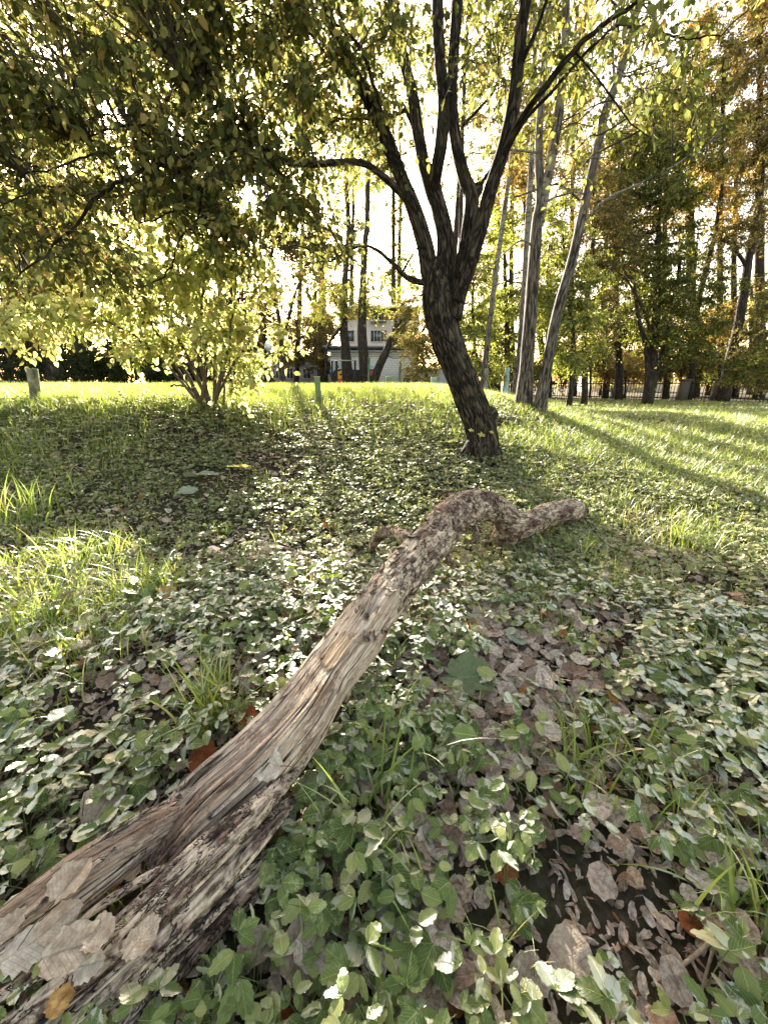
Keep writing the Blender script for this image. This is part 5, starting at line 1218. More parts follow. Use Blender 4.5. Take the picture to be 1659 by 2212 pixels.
# far house glimpsed between the trunks on the right
def far_house():
    Y = 60.0; b = P(1380, 832, Y); rt = root("far_house", (b[0], Y, 0), "pale pinkish house barely seen between trunks beyond the railing", "house")
    A = Acc(); facade(A, 1320, 1450, 770, Y, depth=9); A.obj("wall", M['beige_wall'], rt, False)
    A = Acc(); facade(A, 1316, 1454, 755, Y - .4, zb=P(1400, 769.8, Y)[2], depth=9.8); A.obj("roof", M['red_brick'], rt, False)
    window(rt, 1345, 1356, 790, 806, Y, 2); window(rt, 1400, 1411, 790, 806, Y, 2)
far_house()

# ------------------------------------------------------------------ ground vegetation
NEWY = dict()
def sector(n, r0, r1, rg, half=56):
    a = np.radians(rg.uniform(-half, half, n)); r = np.sqrt(rg.uniform(r0 * r0, r1 * r1, n))
    x = np.sin(a) * r; y = np.cos(a) * r - 0.35
    return x, y
def gauss(u, v, cu, cv, su, sv): return np.exp(-(((u - cu) / su) ** 2 + ((v - cv) / sv) ** 2))
def near_log(x, y, m=0.0):
    k = (LC[:, 2] - LR < 0.17)
    c = LC[k][::6, :2]; r = LR[k][::6]
    d = np.sqrt(((x[:, None] - c[None, :, 0]) ** 2 + (y[:, None] - c[None, :, 1]) ** 2)) - r[None] * 0.95 - m
    return (d < 0).any(1)
def normals(x, y):
    e = 0.05; return np.stack([-(H(x + e, y) - H(x - e, y)) / (2 * e), -(H(x, y + e) - H(x, y - e)) / (2 * e), np.ones_like(x)], -1)
def patchy(x, y, s, f=1.0): return 0.5 + 0.9 * fbm(p3(x * f, y * f), s, 3)

def d_grass(u, v, x, y):
    d = 0.10 + 0 * u
    d = np.maximum(d, 1.0 * (v < 905 - 0.02 * u) * (u < 1060))
    d = np.maximum(d, 0.85 * sm(1030, 1120, u) * (1 - sm(1120, 1330, v + 0.12 * (1100 - u) * 0)))
    d = np.maximum(d, 0.6 * (1 - sm(260, 430, u + 0.1 * (v - 1100))) * sm(880, 980, v) * (1 - sm(1380, 1520, v)))
    d = np.maximum(d, 0.55 * gauss(u, v, 900, 900, 200, 60))
    d = np.maximum(d, 0.6 * gauss(u, v, 1330, 1180, 260, 120))
    d = np.maximum(d, 0.25 * gauss(u, v, 560, 900, 400, 40))
    d = np.maximum(d, 0.30 * sm(1250, 1500, u) * sm(1300, 1500, v))
    return d * np.clip(patchy(x, y, 71, 1.3) * 1.6, 0.0, 1.3)
def d_dead(u, v, x, y):
    d = 0.16 + 1.0 * gauss(u, v, 1250, 1370, 190, 140) + 0.75 * gauss(u, v, 1120, 1520, 230, 180) + 0.55 * gauss(u, v, 1150, 2000, 420, 260) + 0.5 * gauss(u, v, 380, 1520, 260, 150) + 0.35 * gauss(u, v, 620, 1300, 300, 120) + 0.35 * gauss(u, v, 1000, 1250, 200, 80)
    d = d + 0.3 * gauss(u, v, 600, 960, 160, 70)
    return d * np.clip(patchy(x, y, 72, 2.2) * 1.7, 0.1, 1.6)
def d_elder(u, v, x, y):
    d = 1.0 - 0.85 * gauss(u, v, 1250, 1370, 180, 130) - 0.5 * gauss(u, v, 1120, 1540, 200, 150) - 0.6 * gauss(u, v, 1150, 2050, 330, 260) - 0.4 * gauss(u, v, 900, 1900, 150, 120) - 0.55 * gauss(u, v, 380, 1540, 230, 120)
    d = d * np.where((v < 870) & (u < 1060), 0.25, 1.0)
    d = d * (1 - 0.55 * (1 - sm(260, 430, u)) * sm(900, 1000, v) * (1 - sm(1380, 1500, v)))
    return np.clip(d, 0.06, 1) * np.clip(patchy(x, y, 73, 1.8) * 1.5, 0.15, 1.2)

# serrated leaflet templates
SER = [serrated(11, 0.30, 0.20, 0.22, 1), serrated(11, 0.34, 0.32, 0.10, 2), serrated(11, 0.28, 0.08, 0.30, 3), serrated(10, 0.32, -0.08, 0.22, 4)]
EXC = [(985, 1500, .15), (1112, 1400, .06), (455, 1055, .28), (500, 1050, .22), (365, 1310, .05), (480, 1362, .04), (865, 1450, .09), (235, 1775, .05), (1230, 2090, .07), (1140, 2130, .05), (1040, 1775, .04), (660, 2080, .06), (880, 1565, .04)]
EXC = [(*G(u, v)[:2], r) for u, v, r in EXC]
def clear(x, y):
    k = np.ones(len(x), bool)
    for ex, ey, r in EXC: k &= (x - ex) ** 2 + (y - ey) ** 2 > r * r
    return k
def elder_plants(x, y, rg, size, hgt, out, stems=None, near=True, tri3=True, tilt=0.55):
    """compound leaves: a stalk carrying three leaflets (or three threes)"""
    n = len(x); z = H(x, y)
    h = hgt * (0.5 + 0.8 * rg.random(n)); s = size * (0.6 + 0.85 * rg.random(n)) * (1.22 if near else 1.0)
    az = rg.uniform(0, 2 * math.pi, n); lean = rg.normal(size=(n, 2)) * 0.35 * h[:, None]
    top = np.stack([x + lean[:, 0], y + lean[:, 1], z + h], -1)
    if stems is not None:
        b0 = np.stack([x, y, z - 0.01], -1); md = (b0 + top) / 2 + np.stack([lean[:, 0] * -.25, lean[:, 1] * -.25, 0 * x], -1)
        ang = [np.array([math.cos(q), math.sin(q), 0]) * 0.0013 for q in (0, 2.1, 4.2)]
        V = np.stack([p + a for p in (b0, md, top) for a in ang], 1)
        f = np.array([[0, 1, 4, 3], [1, 2, 5, 4], [2, 0, 3, 5], [3, 4, 7, 6], [4, 5, 8, 7], [5, 3, 6, 8]])
        stems.add(V.reshape(-1, 3), Q=(f[None] + (np.arange(n) * 9)[:, None, None]).reshape(-1, 4))
    P0 = []; D = []; Nn = []; Sx = []
    tl = rg.normal(size=(n, 3)) * tilt * 0.5 + [0, 0, 1]
    groups = (-1, 0, 1) if tri3 else (0,)
    for g in groups:
        ga = az + g * 1.35; gd = np.stack([np.cos(ga), np.sin(ga), 0 * ga + 0.05], -1)
        if tri3:
            org = top + gd * (s * (0.55 if g else 0.85))[:, None]; sc_ = s * (0.85 if g else 1.0)
        else: org = top; sc_ = s
        for k in (-1, 0, 1):
            la = ga + k * 1.05 + rg.normal(size=n) * 0.12
            ld = np.stack([np.cos(la), np.sin(la), -0.12 + 0.22 * rg.normal(size=n)], -1)
            P0.append(org + ld * (0.04 * s)[:, None]); D.append(ld); Nn.append(tl + rg.normal(size=(n, 3)) * 0.25); Sx.append(sc_ * (1.0 if k == 0 else 0.88) * (0.9 + 0.2 * rg.random(n)))
    P0 = np.concatenate(P0); D = np.concatenate(D); Nn = np.concatenate(Nn); Sx = np.concatenate(Sx)
    keep = rg.random(len(P0)) < 0.93
    P0, D, Nn, Sx = P0[keep], D[keep], Nn[keep], Sx[keep]
    P0[:, 2] = np.maximum(P0[:, 2], H(P0[:, 0], P0[:, 1]) + 0.008)
    R = rot_from(D, Nn)
    wv = Sx[:, None] * np.stack([np.ones(len(Sx)), 0.85 + 0.45 * rg.random(len(Sx)), np.ones(len(Sx))], -1)
    if near:
        which = rg.integers(0, 4, len(P0))
        for q in range(4):
            m = which == q
            V, F = instance(SER[q][0], SER[q][1], P0[m], R[m], wv[m]); out.add(V, F, np.tile(SER[q][2], (m.sum(), 1)))
    else:
        V, F = instance(T6[0], T6[1], P0, R, wv * np.array([1, 1.25, 1])); out.add(V, F)

def ground_cover():
    rg = np.random.default_rng(101)
    # near zone, every leaflet toothed
    o = Leaves(); st = Acc()
    x, y = sector(4600, 0.45, 2.6, rg); u, v, d = uv_of(np.stack([x, y, H(x, y)], -1))
    k = (rg.random(len(x)) < d_elder(u, v, x, y)) & ~near_log(x, y, 0.01) & clear(x, y); x, y = x[k], y[k]
    m = rg.random(len(x)) < 0.5
    elder_plants(x[m], y[m], rg, 0.040, 0.095, o, st, True, False)
    elder_plants(x[~m], y[~m], rg, 0.031, 0.11, o, st, True, True)
    nr = o.obj("ground_elder", M['elder']); tag(nr, "low ground elder with toothed mottled green leaves around the log", "ground cover", kind='stuff')
    so_ = st.obj("ground_elder_stalks", M['stem']); tag(so_, "thin green stalks of the ground elder near the log", "ground cover", kind='stuff')
    # middle zone
    o = Leaves()
    x, y = sector(34000, 2.5, 6.2, rg, 54); u, v, d = uv_of(np.stack([x, y, H(x, y)], -1))
    k = (rg.random(len(x)) < d_elder(u, v, x, y)) & ~near_log(x, y, 0.0) & clear(x, y); x, y = x[k], y[k]
    m = rg.random(len(x)) < 0.6
    elder_plants(x[m], y[m], rg, 0.034, 0.06, o, None, False, False, .9)
    elder_plants(x[~m], y[~m], rg, 0.027, 0.07, o, None, False, True, .9)
    # farther
    x, y = sector(56000, 6.2, 13, rg, 52); u, v, d = uv_of(np.stack([x, y, H(x, y)], -1))
    k = (rg.random(len(x)) < d_elder(u, v, x, y)); x, y = x[k], y[k]
    elder_plants(x, y, rg, 0.042, 0.06, o, None, False, False, .9)
    x, y = sector(46000, 13, 34, rg, 52); k = (x > 1.0) | (y < 15); x, y = x[k], y[k]
    elder_plants(x, y, rg, 0.09, 0.08, o, None, False, False)
    f = o.obj("ground_cover", M['elder_far']); tag(f, "dense small leaved ground cover spreading over the slope and lawn", "ground cover", kind='stuff')

def blades(x, y, rg, ln, wd, out, S=4, bend=0.8, lean=0.35, wind=None, zoff=0.0):
    n = len(x); z = H(x, y) - 0.01 + zoff
    az = rg.uniform(0, 2 * math.pi, n) if wind is None else wind + rg.normal(size=n) * 0.9
    L = ln * (0.45 + 0.8 * rg.random(n)); W = wd * (0.6 + 0.7 * rg.random(n)); th0 = lean * np.abs(rg.normal(size=n)); bd = bend * (0.3 + 1.3 * rg.random(n))
    dirh = np.stack([np.cos(az), np.sin(az), 0 * az], -1)
    fa = az + rg.normal(size=n) * 0.8 + math.pi / 2
    side = np.stack([np.cos(fa), np.sin(fa), 0 * az], -1)
    p = np.stack([x, y, z], -1); th = th0; V = []
    for i in range(S + 1):
        f = i / S; w_ = (W * 0.5 * (1 - f ** 1.6) * (0.75 + 0.5 * min(1, f * 4)))[:, None]
        if i == S: w_ = w_ * 0 + 0.0002
        V += [p - side * w_, p + side * w_]
        stp = (L / S)[:, None]
        p = p + stp * (dirh * np.sin(th)[:, None] + np.array([0, 0, 1.0]) * np.cos(th)[:, None]); th = th + bd / S * (0.5 + f)
        p[:, 2] = np.maximum(p[:, 2], H(p[:, 0], p[:, 1]) + 0.01) if i > S * 0.6 else p[:, 2]
    V = np.stack(V, 1); k = 2 * (S + 1)
    f = np.array([[2 * i, 2 * i + 1, 2 * i + 3, 2 * i + 2] for i in range(S)])
    out.add(V.reshape(-1, 3), [(f[None] + (np.arange(n) * k)[:, None, None]).reshape(-1, 4)])
def clumped(x, y, rg, m, s):
    x = np.repeat(x, m) + rg.normal(size=len(x) * m) * s; y = np.repeat(y, m) + rg.normal(size=len(y) * m) * s; return x, y
def grass():
    rg = np.random.default_rng(202)
    o = Leaves()
    for (N, r0, r1, m, ln, wd, S, half, cs) in ((1500, 0.5, 2.6, 9, .17, .0042, 6, 56, .03), (9000, 2.4, 6.0, 8, .13, .0042, 4, 54, .05), (26000, 5.0, 11.5, 9, .145, .006, 3, 52, .09), (9000, 11.5, 32, 8, .20, .014, 2, 50, .2)):
        x, y = sector(N, r0, r1, rg, half)
        if r0 > 11: k = (x > 1.0) | (y < 14); x, y = x[k], y[k]
        u, v, d = uv_of(np.stack([x, y, H(x, y)], -1))
        k = (rg.random(len(x)) < d_grass(u, v, x, y)); x, y = x[k], y[k]
        k = ~near_log(x, y, .03); x, y = clumped(x[k], y[k], rg, m, cs)
        blades(x, y, rg, ln, wd, o, S, 1.1, .35)
    g = o.obj("grass", M['grass']); tag(g, "thin bright grass blades scattered over slope, mound and lawn", "grass", kind='stuff')

def dead_template(sd, n=16, flat=False):
    r_ = np.random.default_rng(sd); V = [[0, 0, 0]]
    el = r_.uniform(0.78, 1.05)
    curl = r_.normal() * 0.35; ax = r_.uniform(0, math.pi)
    for ring, rr in ((1, .35), (2, .7), (3, 1.0)):
        for i in range(n):
            a = 2 * math.pi * i / n
            r = rr * (1 + (0.05 * (1 if i % 2 else -1) + 0.05 * r_.normal()) * (ring == 3)) * (0.5)
            xx, yy = r * math.cos(a), r * math.sin(a) * el
            xx += 0.10 * max(0, math.cos(a)) ** 6 * rr
            q = xx * math.cos(ax) + yy * math.sin(ax)
            z = curl * q * q * 1.4 + 0.16 * float(fbm(np.array([xx * 3.2 + sd * 3.1, yy * 3.2, sd * 1.7]), sd, 3)) + (0.05 + 0.10 * (sd % 3)) * abs(yy)
            V.append([xx, yy, z])
    T = [[0, 1 + i, 1 + (i + 1) % n] for i in range(n)]
    Q = [[1 + r * n + i, 1 + (r + 1) * n + i, 1 + (r + 1) * n + (i + 1) % n, 1 + r * n + (i + 1) % n] for r in range(2) for i in range(n)]
    return np.array(V), [np.array(T), np.array(Q)]
DT = [dead_template(s) for s in range(10)]
def fallen():
    rg = np.random.default_rng(303); o = Leaves()
    for (N, r0, r1, sz) in ((17000, .45, 2.6, .024), (18000, 2.5, 5, .028), (7500, .45, 2.4, .056), (15000, 2.3, 6.2, .055), (7000, 6, 11, .065)):
        x, y = sector(N, r0, r1, rg, 55); u, v, d = uv_of(np.stack([x, y, H(x, y)], -1))
        k = (rg.random(len(x)) < (d_dead(u, v, x, y) if sz > .03 else 0.8)) & ~near_log(x, y, -.01); x, y = x[k], y[k]; n = len(x)
        s = sz * (0.5 + 0.8 * rg.random(n)); pos = np.stack([x, y, H(x, y) + 0.006 + rg.random(n) * (0.045 if sz > .03 else .012)], -1)
        az = rg.uniform(0, 2 * math.pi, n); D = np.stack([np.cos(az), np.sin(az), .25 * rg.normal(size=n)], -1)
        R = rot_from(D, rg.normal(size=(n, 3)) * .36 + [0, 0, 1]); w_ = rg.integers(0, 10, n)
        if sz < .03: s = s[:, None] * np.stack([1.3 + 0 * s, .25 + .6 * rg.random(n), 1.4 + 0 * s], -1)
        for q in range(10):
            m = w_ == q; o.add(*instance(DT[q][0], DT[q][1], pos[m], R[m], s[m]), np.tile(DT[q][0][:, :2], (m.sum(), 1)))
    f = o.obj("fallen_leaves", M['dead']); tag(f, "dry greyish brown fallen aspen leaves littering the ground", "fallen leaves", kind='stuff')
    # twigs and dry stalks
    A = Acc(); x, y = sector(420, .5, 5, rg, 55)
    for i in range(len(x)):
        a = rg.uniform(0, math.pi); l = rg.uniform(.04, .16); z = H(x[i], y[i]) + .012
        p0 = np.array([x[i], y[i], z]); p1 = p0 + [math.cos(a) * l, math.sin(a) * l, rg.normal() * .02]; pm = (p0 + p1) / 2 + rg.normal(size=3) * .006
        tube(A, np.stack([p0, pm, p1]), np.array([1, .9, .5]) * rg.uniform(.0012, .0026), 4)
    t = A.obj("ground_twigs", M['twig_brown']); tag(t, "small dry twigs and stalks lying among the leaves", "twigs", kind='stuff')
ground_cover(); grass(); fallen()

# ------------------------------------------------------------------ single plants, leaves and twigs one can point at
def tuft(u, v, n, ln, wd, label, spread=.03, bend=.9, lean=.35, seed=0, mat='grass'):
    rg = np.random.default_rng(500 + seed); b = G(u, v); o = Leaves()
    ln *= 1.2; wd *= 1.35
    x = b[0] + rg.normal(size=n) * spread; y = b[1] + rg.normal(size=n) * spread
    blades(x, y, rg, ln, wd, o, 8, bend, lean)
    ob = o.obj("grass_tuft", M[mat]); me = ob.data
    me.transform(Matrix.Translation((-b[0], -b[1], -b[2]))); ob.location = b
    tag(ob, label, "grass tuft", "larger grass tufts around the log")
GT = [
    (470, 1560, 110, .25, .0055, "bright sunlit grass tuft touching the left side of the log", .035, .9, .5),
    (830, 1640, 26, .26, .0062, "few broad grass blades bending over the right edge of the log", .05, .9, .35),
    (800, 1800, 22, .22, .006, "tall blades growing right below the middle of the log", .05, .8, .4),
    (1245, 1690, 60, .17, .0045, "tangled grass tuft among the leaves in the right foreground", .06, 1.3, .6),
    (1545, 1450, 90, .16, .0036, "dry yellowish grass tuft at the right edge, halfway down", .035, 1.0, .6),
    (310, 1290, 130, .26, .0055, "large drooping grass tuft left of the orange leaf", .07, 1.5, .5),
    (100, 1330, 150, .28, .0055, "long combed over grass at the left edge, level with the orange leaf", .14, 1.7, .6),
    (60, 1130, 110, .30, .0055, "tall upright grass clump at the left edge below the mound", .10, 1.0, .35),
    (1610, 2000, 50, .20, .0045, "grass tuft cut by the right edge in the lower corner", .05, 1.4, .5),
    (60, 1620, 26, .22, .005, "thin arching blades over the leaf litter at the lower left edge", .08, 1.2, .5),
    (1250, 1200, 90, .19, .005, "sunlit grass tuft just past the end of the log limb", .08, 1.1, .5),
    (1030, 1260, 60, .16, .005, "short grass growing under the arch of the log", .10, 1.1, .5),
    (1300, 1620, 40, .17, .0045, "loose grass tuft between the two dry leaf patches, right of the burdock leaf", .06, 1.1, .5),
    (1420, 1720, 50, .17, .0045, "grass tuft with arching blades above the shiny cream leaf", .06, 1.4, .6),
    (960, 1690, 26, .22, .0055, "fan of long light blades below the large burdock leaf", .05, 1.2, .7),
    (880, 1900, 16, .20, .005, "sparse tall blades over the bottom centre leaves", .05, 1.0, .4),
    (200, 1210, 120, .24, .005, "dense grass tuft on the left between the edge clump and the drooping tuft", .10, 1.5, .5),
    (150, 1430, 90, .24, .005, "drooping grass tuft low at the left above the leaf litter", .10, 1.7, .6),
    (640, 1350, 40, .15, .004, "small grass tuft left of the peeled patch of the log", .05, 1.0, .4),
    (1480, 1180, 120, .20, .005, "sunlit grass tuft on the right beyond the tree shadow", .12, 1.1, .4),
    (1380, 1280, 90, .18, .0045, "half shaded grass tuft right of the log limb", .10, 1.2, .5),
    (1180, 1340, 30, .15, .004, "thin grass among the dry leaves below the log limb", .06, 1.2, .5),
]
for i, g in enumerate(GT): tuft(g[0], g[1], g[2], g[3], g[4], g[5], g[6], g[7], g[8], seed=i)

def one_leaf(name, p, size, az, mat, label, cat, nrm=(0, 0, 1), sd=0, group=None, stalk=None, kind='dead', pitch=0.0):
    D = np.array([[math.cos(az), math.sin(az), pitch]]); R = rot_from(D, np.array([nrm], float))
    tv_, tf_ = dead_template(100 + sd, 28) if kind == 'dead' else kind
    V, F = instance(tv_, tf_, np.array([[0, 0, 0.0]]), R, np.array([size]))
    ob = mesh_obj(name, V, F, mat, uv=tv_[:, :2]); ob.location = tuple(p); tag(ob, label, cat, group)
    if stalk is not None:
        A = Acc(); d = D[0] / np.linalg.norm(D[0]); e = -d * size * 0.48
        tube(A, np.stack([e, e - d * stalk * .5 + [0, 0, .006], e - d * stalk]), np.array([.0012, .001, .0008]), 5)
        V = np.concatenate(A.V); mesh_obj("stalk", V, [np.concatenate(A.Q), np.concatenate(A.T)], M['twig_brown'], ob)
    return ob
def flat_leaf_mat(name, c1, c2, tr=.25, vcol=None): 
    t = NT(name); f = t.ramp(t.noise(t.pos(), 60, 6, .75), [(0.38, (0, 0, 0)), (0.6, (1, 1, 1))])
    c = t.mix(f, c1, c2); c, vn = vein_nodes(t, c, vcol or tuple(q * .6 for q in c1), .35, 26.0)
    d = t.n("ShaderNodeBsdfDiffuse"); t.l(c, d.inputs[0]); t.l(t.bump(t.math('ADD', f, vn), .7, .003), d.inputs['Normal'])
    tl_ = t.n("ShaderNodeBsdfTranslucent"); t.l(c, tl_.inputs[0]); m = t.n("ShaderNodeMixShader"); m.inputs[0].default_value = tr
    t.l(d.outputs[0], m.inputs[1]); t.l(tl_.outputs[0], m.inputs[2]); t.l(m.outputs[0], t.out.inputs[0]); return t.m
M['lf_tan'] = flat_leaf_mat("tan_leaf", (.33, .25, .18), (.56, .46, .36))
M['lf_pale'] = flat_leaf_mat("pale_leaf", (.42, .34, .27), (.66, .58, .48))
M['lf_orange'] = flat_leaf_mat("orange_leaf", (.30, .16, .06), (.62, .38, .15))
M['lf_red'] = flat_leaf_mat("rust_leaf", (.20, .06, .03), (.34, .12, .05))
M['lf_greygreen'] = flat_leaf_mat("grey_green_leaf", (.24, .28, .19), (.32, .35, .25), .25, (.40, .42, .30))
M['lf_green'] = flat_leaf_mat("soft_green_leaf", (.12, .155, .075), (.17, .20, .105), .25, (.26, .28, .17))
M['lf_yellow'] = flat_leaf_mat("yellowing_leaf", (.30, .30, .08), (.50, .44, .16))
def logtop(u, v):
    """point on the top of the log in that direction"""
    best = None
    r = ray(u, v); o = np.array([0, 0, CAMH])
    for t in np.linspace(.4, 3.2, 1200):
        q = o + r * t; d = np.linalg.norm(LC - q, axis=1) - LR * 0.92
        if d.min() < 0: return q - r * 0.004
    return G(u, v)
LG = "dry leaves lying on the log"
one_leaf("dry_leaf", logtop(578, 1655) + [0, 0, .012], .075, 2.9, M['lf_pale'], "cream leaf with a stalk lying alone on the middle of the log", "leaf", (-.2, -.35, 1), 1, LG, .05)
for k, (u, v, z, s, az, m, lab) in enumerate([
    (152, 1905, .245, .088, 1.4, 'lf_tan', "tan leaf with long stalk propped on the upper splinters of the log end"),
    (60, 2045, .19, .10, .6, 'lf_pale', "pale elongated sunlit leaf on the splintered log end, nearest the left edge"),
    (10, 2010, .20, .075, 1.0, 'lf_tan', "leaf cut by the left edge on the splintered log end"),
    (155, 2050, .19, .115, .3, 'lf_tan', "largest dry leaf lying in the middle of the splintered log end"),
    (215, 2015, .20, .07, 2.0, 'lf_tan', "small orange rimmed leaf overlapping the largest leaf on the log end"),
    (125, 1990, .205, .08, .9, 'lf_tan', "folded leaf just above the largest leaf on the log end"),
    (305, 2030, .18, .08, 1.1, 'lf_tan', "long curled strip like leaf standing on the lower splinters"),
    (190, 2085, .17, .06, .2, 'lf_pale', "crumpled small leaf below the largest leaf on the log end"),
    (130, 2165, .14, .05, 1.3, 'lf_orange', "small peach coloured leaf scrap at the bottom of the log end")]):
    p = PT(u, v, tv(u, v, z)); one_leaf("dry_leaf", p, s * .72, az, M[m], lab, "leaf", (.1 * (k % 3 - 1), -.3, 1), 10 + k, LG, .06 if k == 0 else None)
def on_ground(u, v, dz=.05):
    p = G(u, v); return np.array([p[0], p[1], p[2]]) + [0, 0, dz]
GL = "single leaves lying on the ground cover"
one_leaf("dry_leaf", on_ground(365, 1310, .075), .085, .5, M['lf_orange'], "bright orange brown leaf standing out in the ground cover left of the log", "leaf", (0, -.6, 1), 30, GL)
one_leaf("dry_leaf", on_ground(480, 1362, .06), .07, 1.5, M['lf_tan'], "light tan leaf half upright midway between orange leaf and log", "leaf", (.1, -.8, 1), 31, GL)
one_leaf("dry_leaf", on_ground(445, 1675, .06), .09, 1.5, M['lf_red'], "brown upright leaf at the foot of the bright grass tuft", "leaf", (0, -1.2, .6), 32, GL)
one_leaf("dry_leaf", on_ground(535, 1590, .08), .07, 1.2, M['lf_red'], "rust red leaf wedged between grass tuft and log", "leaf", (0, -.7, 1), 33, GL)
one_leaf("dry_leaf", on_ground(235, 1775, .06), .10, 1.5, M['lf_tan'], "beige upright leaf behind the splintered log end", "leaf", (.3, -1.2, .6), 34, GL)
one_leaf("dry_leaf", on_ground(880, 1565, .05), .075, 1.2, M['lf_orange'], "orange and grey mottled leaf right of the log", "leaf", (0, -.4, 1), 35, GL)
one_leaf("dry_leaf", on_ground(1040, 1775, .08), .075, 1.5, M['lf_pale'], "creased pale leaf standing in the ground elder right of the log", "leaf", (.2, -.9, .7), 36, GL)
one_leaf("dry_leaf", on_ground(1410, 1530, .03), .06, 1.5, M['lf_pale'], "small round whitish leaf on green cover at the right", "leaf", (.0, -.5, 1), 37, GL)
one_leaf("dry_leaf", on_ground(1230, 2090, .03), .095, 1.2, M['lf_tan'], "big torn grey brown leaf at the bottom right of centre", "leaf", (.0, -.3, 1), 38, GL)
one_leaf("dry_leaf", on_ground(1140, 2130, .03), .075, .3, M['lf_tan'], "round dark veined dry leaf at the bottom edge", "leaf", (.1, -.3, 1), 39, GL)
one_leaf("dry_leaf", on_ground(1490, 1800, .06), .06, .3, M['lf_pale'], "shiny cream leaf caught in the grass in the right foreground", "leaf", (.1, -.6, 1), 40, GL)
one_leaf("dry_leaf", on_ground(660, 2080, .03), .11, 1.0, M['lf_tan'], "brown leaf lying flat at the bottom below the log", "leaf", (.1, -.3, 1), 41, GL)
one_leaf("dry_leaf", on_ground(1330, 1345, .03), .07, 1.0, M['lf_pale'], "pale round leaf in the middle of the dry leaf patch", "leaf", (.1, -.5, 1), 42, GL)
# heart shaped pale green leaf and the big torn burdock leaves
def big_leaf(outline, n=7):
    """outline: polar list of radii -> template with rings"""
    k = len(outline); V = [[0, 0, 0]]; r_ = np.random.default_rng(k)
    for ring in range(1, n + 1):
        f = ring / n
        for i, r in enumerate(outline):
            a = 2 * math.pi * i / k; V.append([f * r * math.cos(a), f * r * math.sin(a), .22 * f * r * float(fbm(np.array([f * r * math.cos(a) * 5, f * r * math.sin(a) * 5, k * 1.0]), 5, 3)) + .10 * f * f * r * math.cos(2 * a) + .30 * abs(f * r * math.sin(a)) - .35 * (f * r * math.cos(a)) ** 2])
    T = [[0, 1 + i, 1 + (i + 1) % k] for i in range(k)]
    Q = [[1 + r * k + i, 1 + (r + 1) * k + i, 1 + (r + 1) * k + (i + 1) % k, 1 + r * k + (i + 1) % k] for r in range(n - 1) for i in range(k)]
    return np.array(V, float), [np.array(T), np.array(Q)]
kk = 48; th = np.linspace(0, 2 * math.pi, kk, endpoint=False)
heart = .5 * (0.92 + .12 * np.cos(th) - .22 * np.exp(-((th - math.pi) / .25) ** 2) + .16 * np.exp(-(np.minimum(th, 2 * math.pi - th) / .3) ** 2))
bur = .5 * (0.62 + .30 * np.cos(th) + .12 * np.cos(2 * th) + .05 * np.sin(th * 9) + .03 * np.cos(17 * th) - .40 * np.exp(-((th - 2.6) / .22) ** 2) - .18 * np.exp(-((th - 5.2) / .12) ** 2))
one_leaf("heart_leaf", on_ground(1112, 1400, .05), .105, .9, M['lf_greygreen'], "single smooth grey green heart shaped leaf on the dry leaves right of the log", "leaf", (-.1, -.5, 1), 0, None, .05, big_leaf(heart))
one_leaf("burdock_leaf", on_ground(985, 1500, .07), .27, .25, M['lf_green'], "large dull green burdock leaf with a torn left edge right of the log", "leaf", (0, -.25, 1), 0, "burdock leaves", .08, big_leaf(bur))
one_leaf("burdock_leaf", on_ground(860, 1440, .08), .15, 4.4, M['lf_green'], "wilted hanging burdock leaf close to the right side of the log", "leaf", (-.5, -.6, .6), 1, "burdock leaves", .14, big_leaf(bur))
one_leaf("burdock_leaf", on_ground(455, 1055, .12), .42, 3.0, M['lf_greygreen'], "big folded grey green burdock leaf on the shady slope, upper left", "leaf", (.15, .1, 1), 1, "burdock leaves", .1, big_leaf(bur))
one_leaf("burdock_leaf", on_ground(510, 1045, .16), .28, .3, M['lf_yellow'], "yellowing burdock leaf overlapping the big folded one on the slope", "leaf", (-.1, .2, 1), 2, "burdock leaves", None, big_leaf(bur))
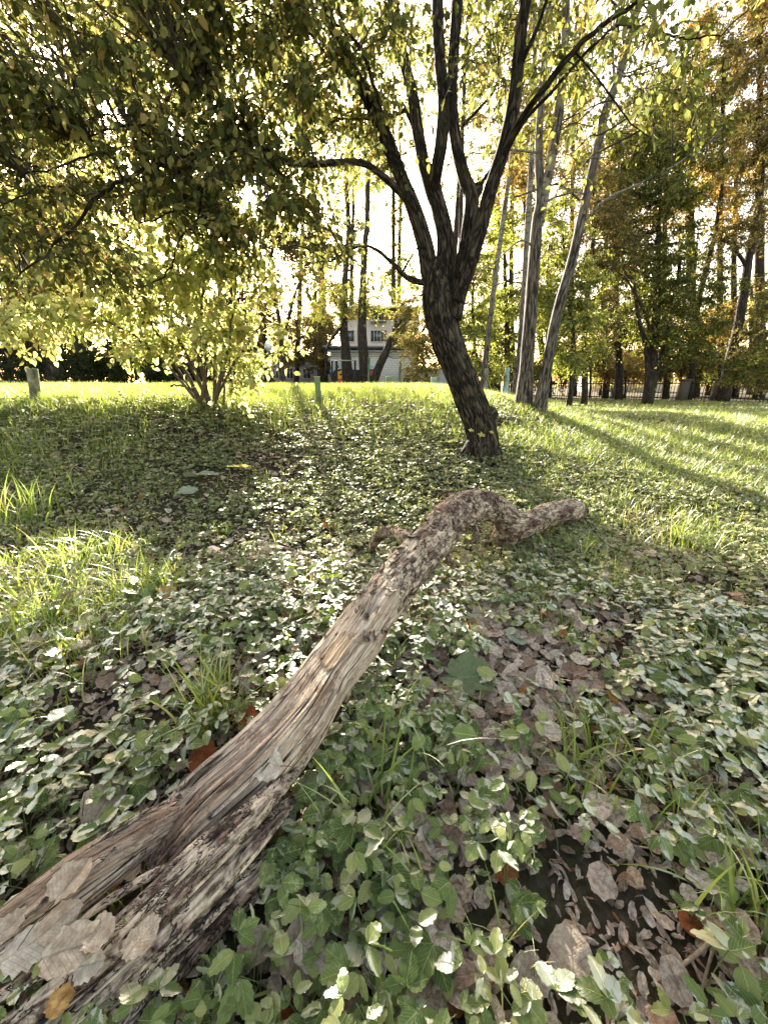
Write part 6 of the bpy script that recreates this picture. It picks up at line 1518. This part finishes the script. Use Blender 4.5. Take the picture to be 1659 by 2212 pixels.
one_leaf("burdock_leaf", on_ground(420, 1085, .10), .22, 3.6, M['lf_greygreen'], "small torn pale leaf just below the folded burdock leaf", "leaf", (.2, -.3, 1), 3, "burdock leaves", None, big_leaf(bur))

def stick(pts, r, label, name="twig"):
    W = np.array([on_ground(u, v, z) for u, v, z in pts]); A = Acc(); S = spline(W, 14)
    tube(A, S, np.linspace(r, r * .7, 14), 8, disp=lambda a, L, R: .2 * fbm(np.stack(np.meshgrid(a, L * 40) + [0 * np.meshgrid(a, L)[0]], -1), 3, 2))
    o = A.obj(name, M['lf_tan']); c = W[0]; o.data.transform(Matrix.Translation(-Vector(c))); o.location = c
    tag(o, label, "twig", "twigs on the ground")
stick([(1535, 2060, .07), (1470, 2110, .05), (1400, 2150, .03)], .004, "pale angled twig in the lower right corner")
stick([(1528, 2065, .07), (1515, 2120, .03), (1505, 2170, .01)], .003, "short twig forking down from the pale angled one")
stick([(760, 1680, .03), (720, 1740, .03), (660, 1800, .02)], .012, "thick dark stick lying along the right foot of the log")
stick([(1545, 1830, .05), (1475, 1870, .03)], .0025, "thin reddish twig in the grass at the right")
# maple seedling in front of the leaning trunk
def seedling():
    b = G(1030, 992); rt = root("maple_seedling", b, "thin seedling with a few pale pointed leaves in front of the leaning trunk", "seedling")
    A = Acc(); top = P(1028, 935, b[1] - .05); tube(A, spline([b, (b + top) / 2 + [.01, 0, 0], top, P(1030, 880, b[1] - .03)], 12), np.linspace(.004, .0015, 12), 6); A.obj("stem", M['twig_brown'], rt)
    star = .5 * (0.55 + .38 * np.abs(np.cos(2.5 * th)) ** 3)
    tv_, tf_ = big_leaf(star, 3)
    for q, (u, v, s) in enumerate(((1018, 930, .07), (1040, 940, .10), (1062, 934, .06), (1034, 966, .07))):
        p = P(u, v, b[1] - .09 + .02 * q); R = rot_from(np.array([[1, .3, .1]]), np.array([[.1 * q, -.6, 1]]))
        V, F = instance(tv_, tf_, p[None], R, np.array([s])); mesh_obj("leaf", off(V, rt), F, M['lf_yellow'], rt, uv=tv_[:, :2])
seedling()
